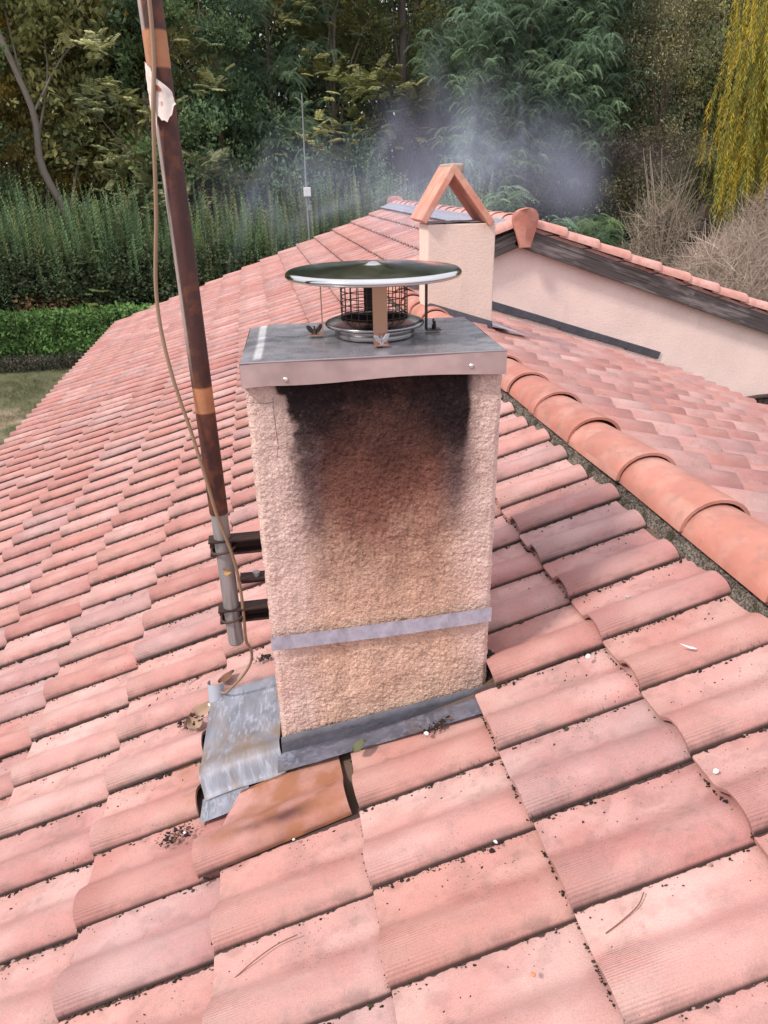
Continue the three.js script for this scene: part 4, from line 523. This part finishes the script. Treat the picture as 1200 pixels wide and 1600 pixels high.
{ // willow: yellow strands from the upper right
  const R = rng(601), g = thing('willow', 'weeping willow with yellow hanging strands at the upper right corner', 'willow', [16.3, 0, -20.5]);
  const woods = [limb([V3(0.6, -0.1, 0), V3(0.4, 3, 0), V3(0.1, 6, 0), V3(-0.3, 10.5, 0)], 0.3, 0.12, 9, 14, 0.15)], items = [];
  for (let b = 0; b < 38; b++) {
    const a = R() * 6.28, r = 1.2 + 1.9 * Math.sqrt(R()), st = V3(0, 7 + 2.5 * R(), 0), tip = V3(Math.cos(a) * r - 0.2, 8.5 + 2.6 * R() - 0.45 * r, Math.sin(a) * r), mid = st.clone().lerp(tip, 0.55).add(V3(0, 1.0, 0)); woods.push(limb([st, mid, tip], 0.05, 0.012, 5, 8));
    const cv = new THREE.CatmullRomCurve3([st, mid, tip]);
    for (let k = 0; k < 20; k++) { const p = cv.getPoint(0.4 + 0.6 * R()).add(V3(gauss(R) * 0.25, gauss(R) * 0.15, gauss(R) * 0.25)), n = 1 + Math.floor(R() * 3.6); for (let j = 0; j < n; j++) { const y = p.clone().add(V3(gauss(R) * 0.08, -1.32 * j, gauss(R) * 0.08)); if (y.y < 4.3 + 0.9 * R()) continue; const f = smoothstep(y.y, 4, 9), c = R() < 0.25 + 0.3 * f ? [0.44, 0.34, 0.045] : R() < 0.7 ? [0.27, 0.27, 0.055] : [0.17, 0.19, 0.06]; const bb = 0.7 + 0.5 * R(); items.push([y, 0.85 + 0.4 * R(), c.map((v) => v * bb), R() * 6.28, gauss(R) * 0.10, gauss(R) * 0.10]); } }
  }
  part('trunk', woods, woodyMat, g); cloud('crown', KIND.strand, leafMat, g, items, 'stuff');
}
{ // dry brush at the right, dark shrubs behind the ridge
  const R = rng(701);
  const dry = (label, x, z, w, h, n, seed, col) => { const Q = rng(seed), g = thing('dry_brush', label, 'dry brush', [x, 0, z]), it = [], lf = []; for (let i = 0; i < n; i++) { const a = Q() * 6.28, r = w * Math.sqrt(Q()), y = h * (0.12 + 0.88 * Math.pow(Q(), 0.8)) * (1 - 0.35 * (r / w) ** 2), b = 0.65 + 0.6 * Q(); it.push([V3(Math.cos(a) * r, y, Math.sin(a) * r), 0.7 + 0.7 * Q(), col.map((v) => v * b), Q() * 6.28, gauss(Q) * 0.3, gauss(Q) * 0.3]); } cloud('twigs', KIND.sticks, mat({ roughness: 0.9 }), g, it, 'stuff'); const st = []; for (let i = 0; i < 16; i++) { const a = Q() * 6.28, r = w * 0.6 * Q(), t = h * (0.9 + 0.35 * Q()); st.push(limb([V3(Math.cos(a) * r * 0.4, 0, Math.sin(a) * r * 0.4), V3(Math.cos(a) * r, t * 0.6, Math.sin(a) * r), V3(Math.cos(a) * (r + 0.5), t, Math.sin(a) * (r + 0.5))], 0.014, 0.005, 5, 8)); } part('stem', st, mat({ color: rgb(0.42, 0.35, 0.29), roughness: 0.9 }), g); };
  dry('pale beige dry brush at the right edge under the willow', 14.9, -19.0, 1.9, 4.4, 1300, 1, [0.46, 0.37, 0.31]);
  dry('beige dry brush just above the tiled verge at right', 13.0, -18.2, 1.6, 3.3, 1000, 2, [0.44, 0.355, 0.30]);
  dry('tall thin dry stems left of the pale brush', 12.6, -21.5, 1.1, 4.6, 260, 3, [0.36, 0.30, 0.24]);
  const bush = (label, x, z, h, kind, cols, seed, more = {}) => { const Q = rng(seed), g = thing('bush', label, 'bush', [x, 0, z]), [it, heads] = crown(Q, { blobs: [[0, h * 0.55, 0, more.w ?? 1.6, h * 0.45, 1.2]], clusters: more.clusters ?? 18, per: more.per ?? 24, cr: 0.45, s: more.s ?? 0.8, cols, ...more }); part('stem', heads.filter((_, i) => i % 2 === 0).map((p) => limb([V3(gauss(Q) * 0.2, 0, gauss(Q) * 0.2), p.clone().multiplyScalar(0.55).setX(p.x * 0.4), p], 0.02, 0.006, 5, 6)), woodyMat, g); cloud('foliage', KIND[kind], leafMat, g, it, 'stuff'); };
  bush('dark bluish bush right of the ridge end cap', 7.8, -21.5, 4.5, 'feather', TEAL, 21, { w: 1.7, clusters: 26 });
  bush('dark green bush above the middle of the tiled verge', 10.0, -21.5, 4.0, 'feather', GREEN.map((c) => c.map((v) => v * 1.2)), 22, { w: 1.6, clusters: 26 });
  bush('grey green bush hanging behind the dry brush', 13.2, -22.5, 5.2, 'fine', [[0.12, 0.13, 0.075], [0.09, 0.10, 0.055]], 23, { w: 1.8, clusters: 24 });
  bush('bluish bush between the far chimney and the ridge end cap', 5.6, -22.8, 5.0, 'shoot', TEAL, 24, { w: 1.6, clusters: 16 });
  bush('fresh light green bush sticking up at the left of the tall hedge', -4.9, -24.6, 5.2, 'spray', [[0.12, 0.16, 0.045], [0.09, 0.125, 0.04]], 25, { w: 0.8, clusters: 12, s: 0.7 });
  const pnt = single('post', [box(0.14, 1.4, 0.14, 0, 0.7, 0, 0.01), box(0.4, 0.4, 0.25, 0.05, 1.5, 0, 0.02)], mat({ color: rgb(0.07, 0.05, 0.045), roughness: 0.9 }), 'dark post with a box half hidden behind the dry brush', 'post', [13.4, 2.4, -20.6]);
}
{ // hedges on the left
  const R = rng(801), g = thing('overgrown_hedge', 'tall overgrown hedge with upright green shoots along the lawn', 'hedge', [-2.5, 0, -25]);
  const body = [], sh = [];
  for (let i = 0; i < 9500; i++) { const x = lerp(-12, 10.5, R()), y = 0.2 + 2.9 * Math.pow(R(), 0.8), z = 0.9 - R() * 1.9 + 0.3 * fbm(x * 0.8, y, 2, 9), n = fbm(x * 0.9, y * 1.1, 3, 31), br = x < 0 && n > 0.52 && y < 1.9; const c = br ? [0.17, 0.11, 0.05] : [0.075, 0.105, 0.05], b = 0.55 + 0.7 * R(); body.push([V3(x + 0, y, z), 0.8 + 0.5 * R(), c.map((v) => v * b), R() * 6.28, R() - 0.5, R() - 0.5]); }
  for (let i = 0; i < 3800; i++) { const x = lerp(-12, 10.5, R()), z = 1.0 - R() * 2, hh = 0.75 + 0.55 * fbm(x * 0.7, 4, 3, 33), y = 1.6 + 1.9 * R() * hh, b = 0.6 + 0.7 * R(), c = R() < 0.7 ? [0.165, 0.265, 0.130] : R() < 0.6 ? [0.29, 0.33, 0.14] : [0.095, 0.155, 0.08]; sh.push([V3(x, y, z), V3(0.8 + 0.6 * R(), 0.75 + 0.7 * R() * hh, 0.8 + 0.6 * R()), c.map((v) => v * b), R() * 6.28, gauss(R) * 0.16, gauss(R) * 0.16]); }
  cloud('foliage', KIND.ivy, leafMat, g, body, 'stuff'); cloud('shoots', KIND.shoot, leafMat, g, sh, 'stuff');
  const h = thing('clipped_hedge', 'low clipped bright green hedge at the edge of the lawn', 'hedge', [-6.2, 0, -23.2]), it = [], lo = [];
  for (let i = 0; i < 7500; i++) { const x = lerp(-5.5, 4.4, R()), top = 1.42 + 0.22 * fbm(x * 1.5, 1, 3, 41), f = R(), y = top * (0.22 + 0.78 * Math.pow(R(), 0.6)), z = R() < 0.6 ? 0.55 + gauss(R) * 0.09 + 0.15 * fbm(x * 2, y * 2, 2, 6) : lerp(-0.5, 0.6, R()), b = (0.55 + 0.6 * R()) * (0.6 + 0.7 * fbm(x * 1.4, y * 1.4, 3, 42)); it.push([V3(x, y, z), 0.8 + 0.5 * R(), [0.135 * b * 1.2, 0.255 * b * 1.2, 0.075 * b * 1.2], R() * 6.28, R() * 2, R() * 2]); }
  cloud('foliage', KIND.hedge, leafMat, h, it, 'stuff');
  for (let i = 0; i < 2600; i++) { const x = lerp(-12, -0.5, R()), z = -22.35 + gauss(R) * 0.22, b = 0.6 + 0.7 * R(); lo.push([V3(x, 0.06 + 0.36 * R(), z), 0.9 + 0.5 * R(), (R() < 0.6 ? [0.10, 0.11, 0.075] : [0.15, 0.14, 0.11]).map((v) => v * b), R() * 6.28, R(), R()]); }
  const lc = cloud('ground_cover', KIND.small, leafMat, scene, lo, 'stuff'); lc.userData = { kind: 'stuff', label: 'grey green ground cover along the foot of the clipped hedge', category: 'ground cover' };
  const gr = [], blade = shoot(50, 0.07, 7, 0.05, 0.006, 1); for (let i = 0; i < 26000; i++) { const x = lerp(-13, -2.4, R()), z = lerp(-22.5, -12, R()), n = fbm(x * 0.7, z * 0.7, 4, 402), k = 0.7 + 0.6 * R(); if (n > 0.5 && R() < 0.75) continue; gr.push([V3(x, 0, z), 0.7 + 0.8 * R(), [0.12 * k, 0.125 * k, 0.06 * k], R() * 6.28]); }
  const gg = cloud('grass', blade, leafMat, scene, gr, 'stuff'); gg.userData = { kind: 'stuff', label: 'thin worn grass of the lawn left of the roof', category: 'grass' };
  const lp = thing('pole', 'slender grey pole with a small white box before the trees', 'pole', [1.84, 0, -23.9]);
  const pm = mat({ color: rgb(0.20, 0.22, 0.23), roughness: 0.6, metalness: 0.3 });
  part('mast', limb([V3(0, 0, 0), V3(-0.02, 4.6, 0), V3(0.02, 7.3, 0)], 0.038, 0.022, 8, 12), pm, lp);
  part('box', box(0.22, 0.26, 0.14, 0.0, 4.66, 0.06, 0.02), mat({ color: rgb(0.62, 0.64, 0.66), roughness: 0.6 }), lp);
  part('lamp_head', [box(0.12, 0.16, 0.1, 0.05, 4.2, 0.05, 0.02), tube([[0, 4.55, 0.05], [0.05, 4.4, 0.06], [0.05, 4.25, 0.05]], 0.02, 6)], pm, lp);
}
{ // smoke drifting off behind the far chimney
  const R = rng(901), am = tex(64, 64, (x, y) => Math.pow(clamp(1 - Math.hypot(x - 0.5, y - 0.5) * 2, 0, 1), 1.4), false);
  const m = mat({ color: rgb(0.62, 0.72, 0.94), roughness: 1, specularIntensity: 0, transparent: true, opacity: 0.058, alphaMap: am, side: THREE.DoubleSide, depthWrite: false });
  const B = [[3.5, 5.2, -11.0, 1.0, 0.34, 0.8, 22], [3.3, 5.6, -11.3, 0.8, 0.35, 0.8, 9], [1.1, 4.75, -10.6, 1.2, 0.25, 0.7, 17], [5.0, 5.0, -11.5, 0.8, 0.3, 0.8, 11], [-0.4, 4.7, -11.0, 0.9, 0.3, 0.9, 4], [1.5, 4.9, -6.6, 0.6, 0.10, 0.5, 5], [0.55, 4.86, -2.4, 0.12, 0.03, 0.25, 5]], it = [];
  for (const [x, y, z, a, b, c, n] of B) for (let i = 0; i < n; i++) it.push([V3(x + gauss(R) * a, y + gauss(R) * b, z + gauss(R) * c), (z > -5 ? 0.12 : 0.7) + (z > -5 ? 0.1 : 0.5) * R(), [1, 1, 1], R() * 6.28, R() * 6.28, R() * 6.28]);
  const s = cloud('smoke', new THREE.CircleGeometry(1, 14), m, scene, it, 'stuff'); s.castShadow = false; s.userData = { kind: 'stuff', label: 'thin bluish wood smoke drifting behind the far chimney', category: 'smoke' };
}
delete roof.spots; delete roof.userData.n; delete house.userData.spots;
renderer.render(scene, camera);
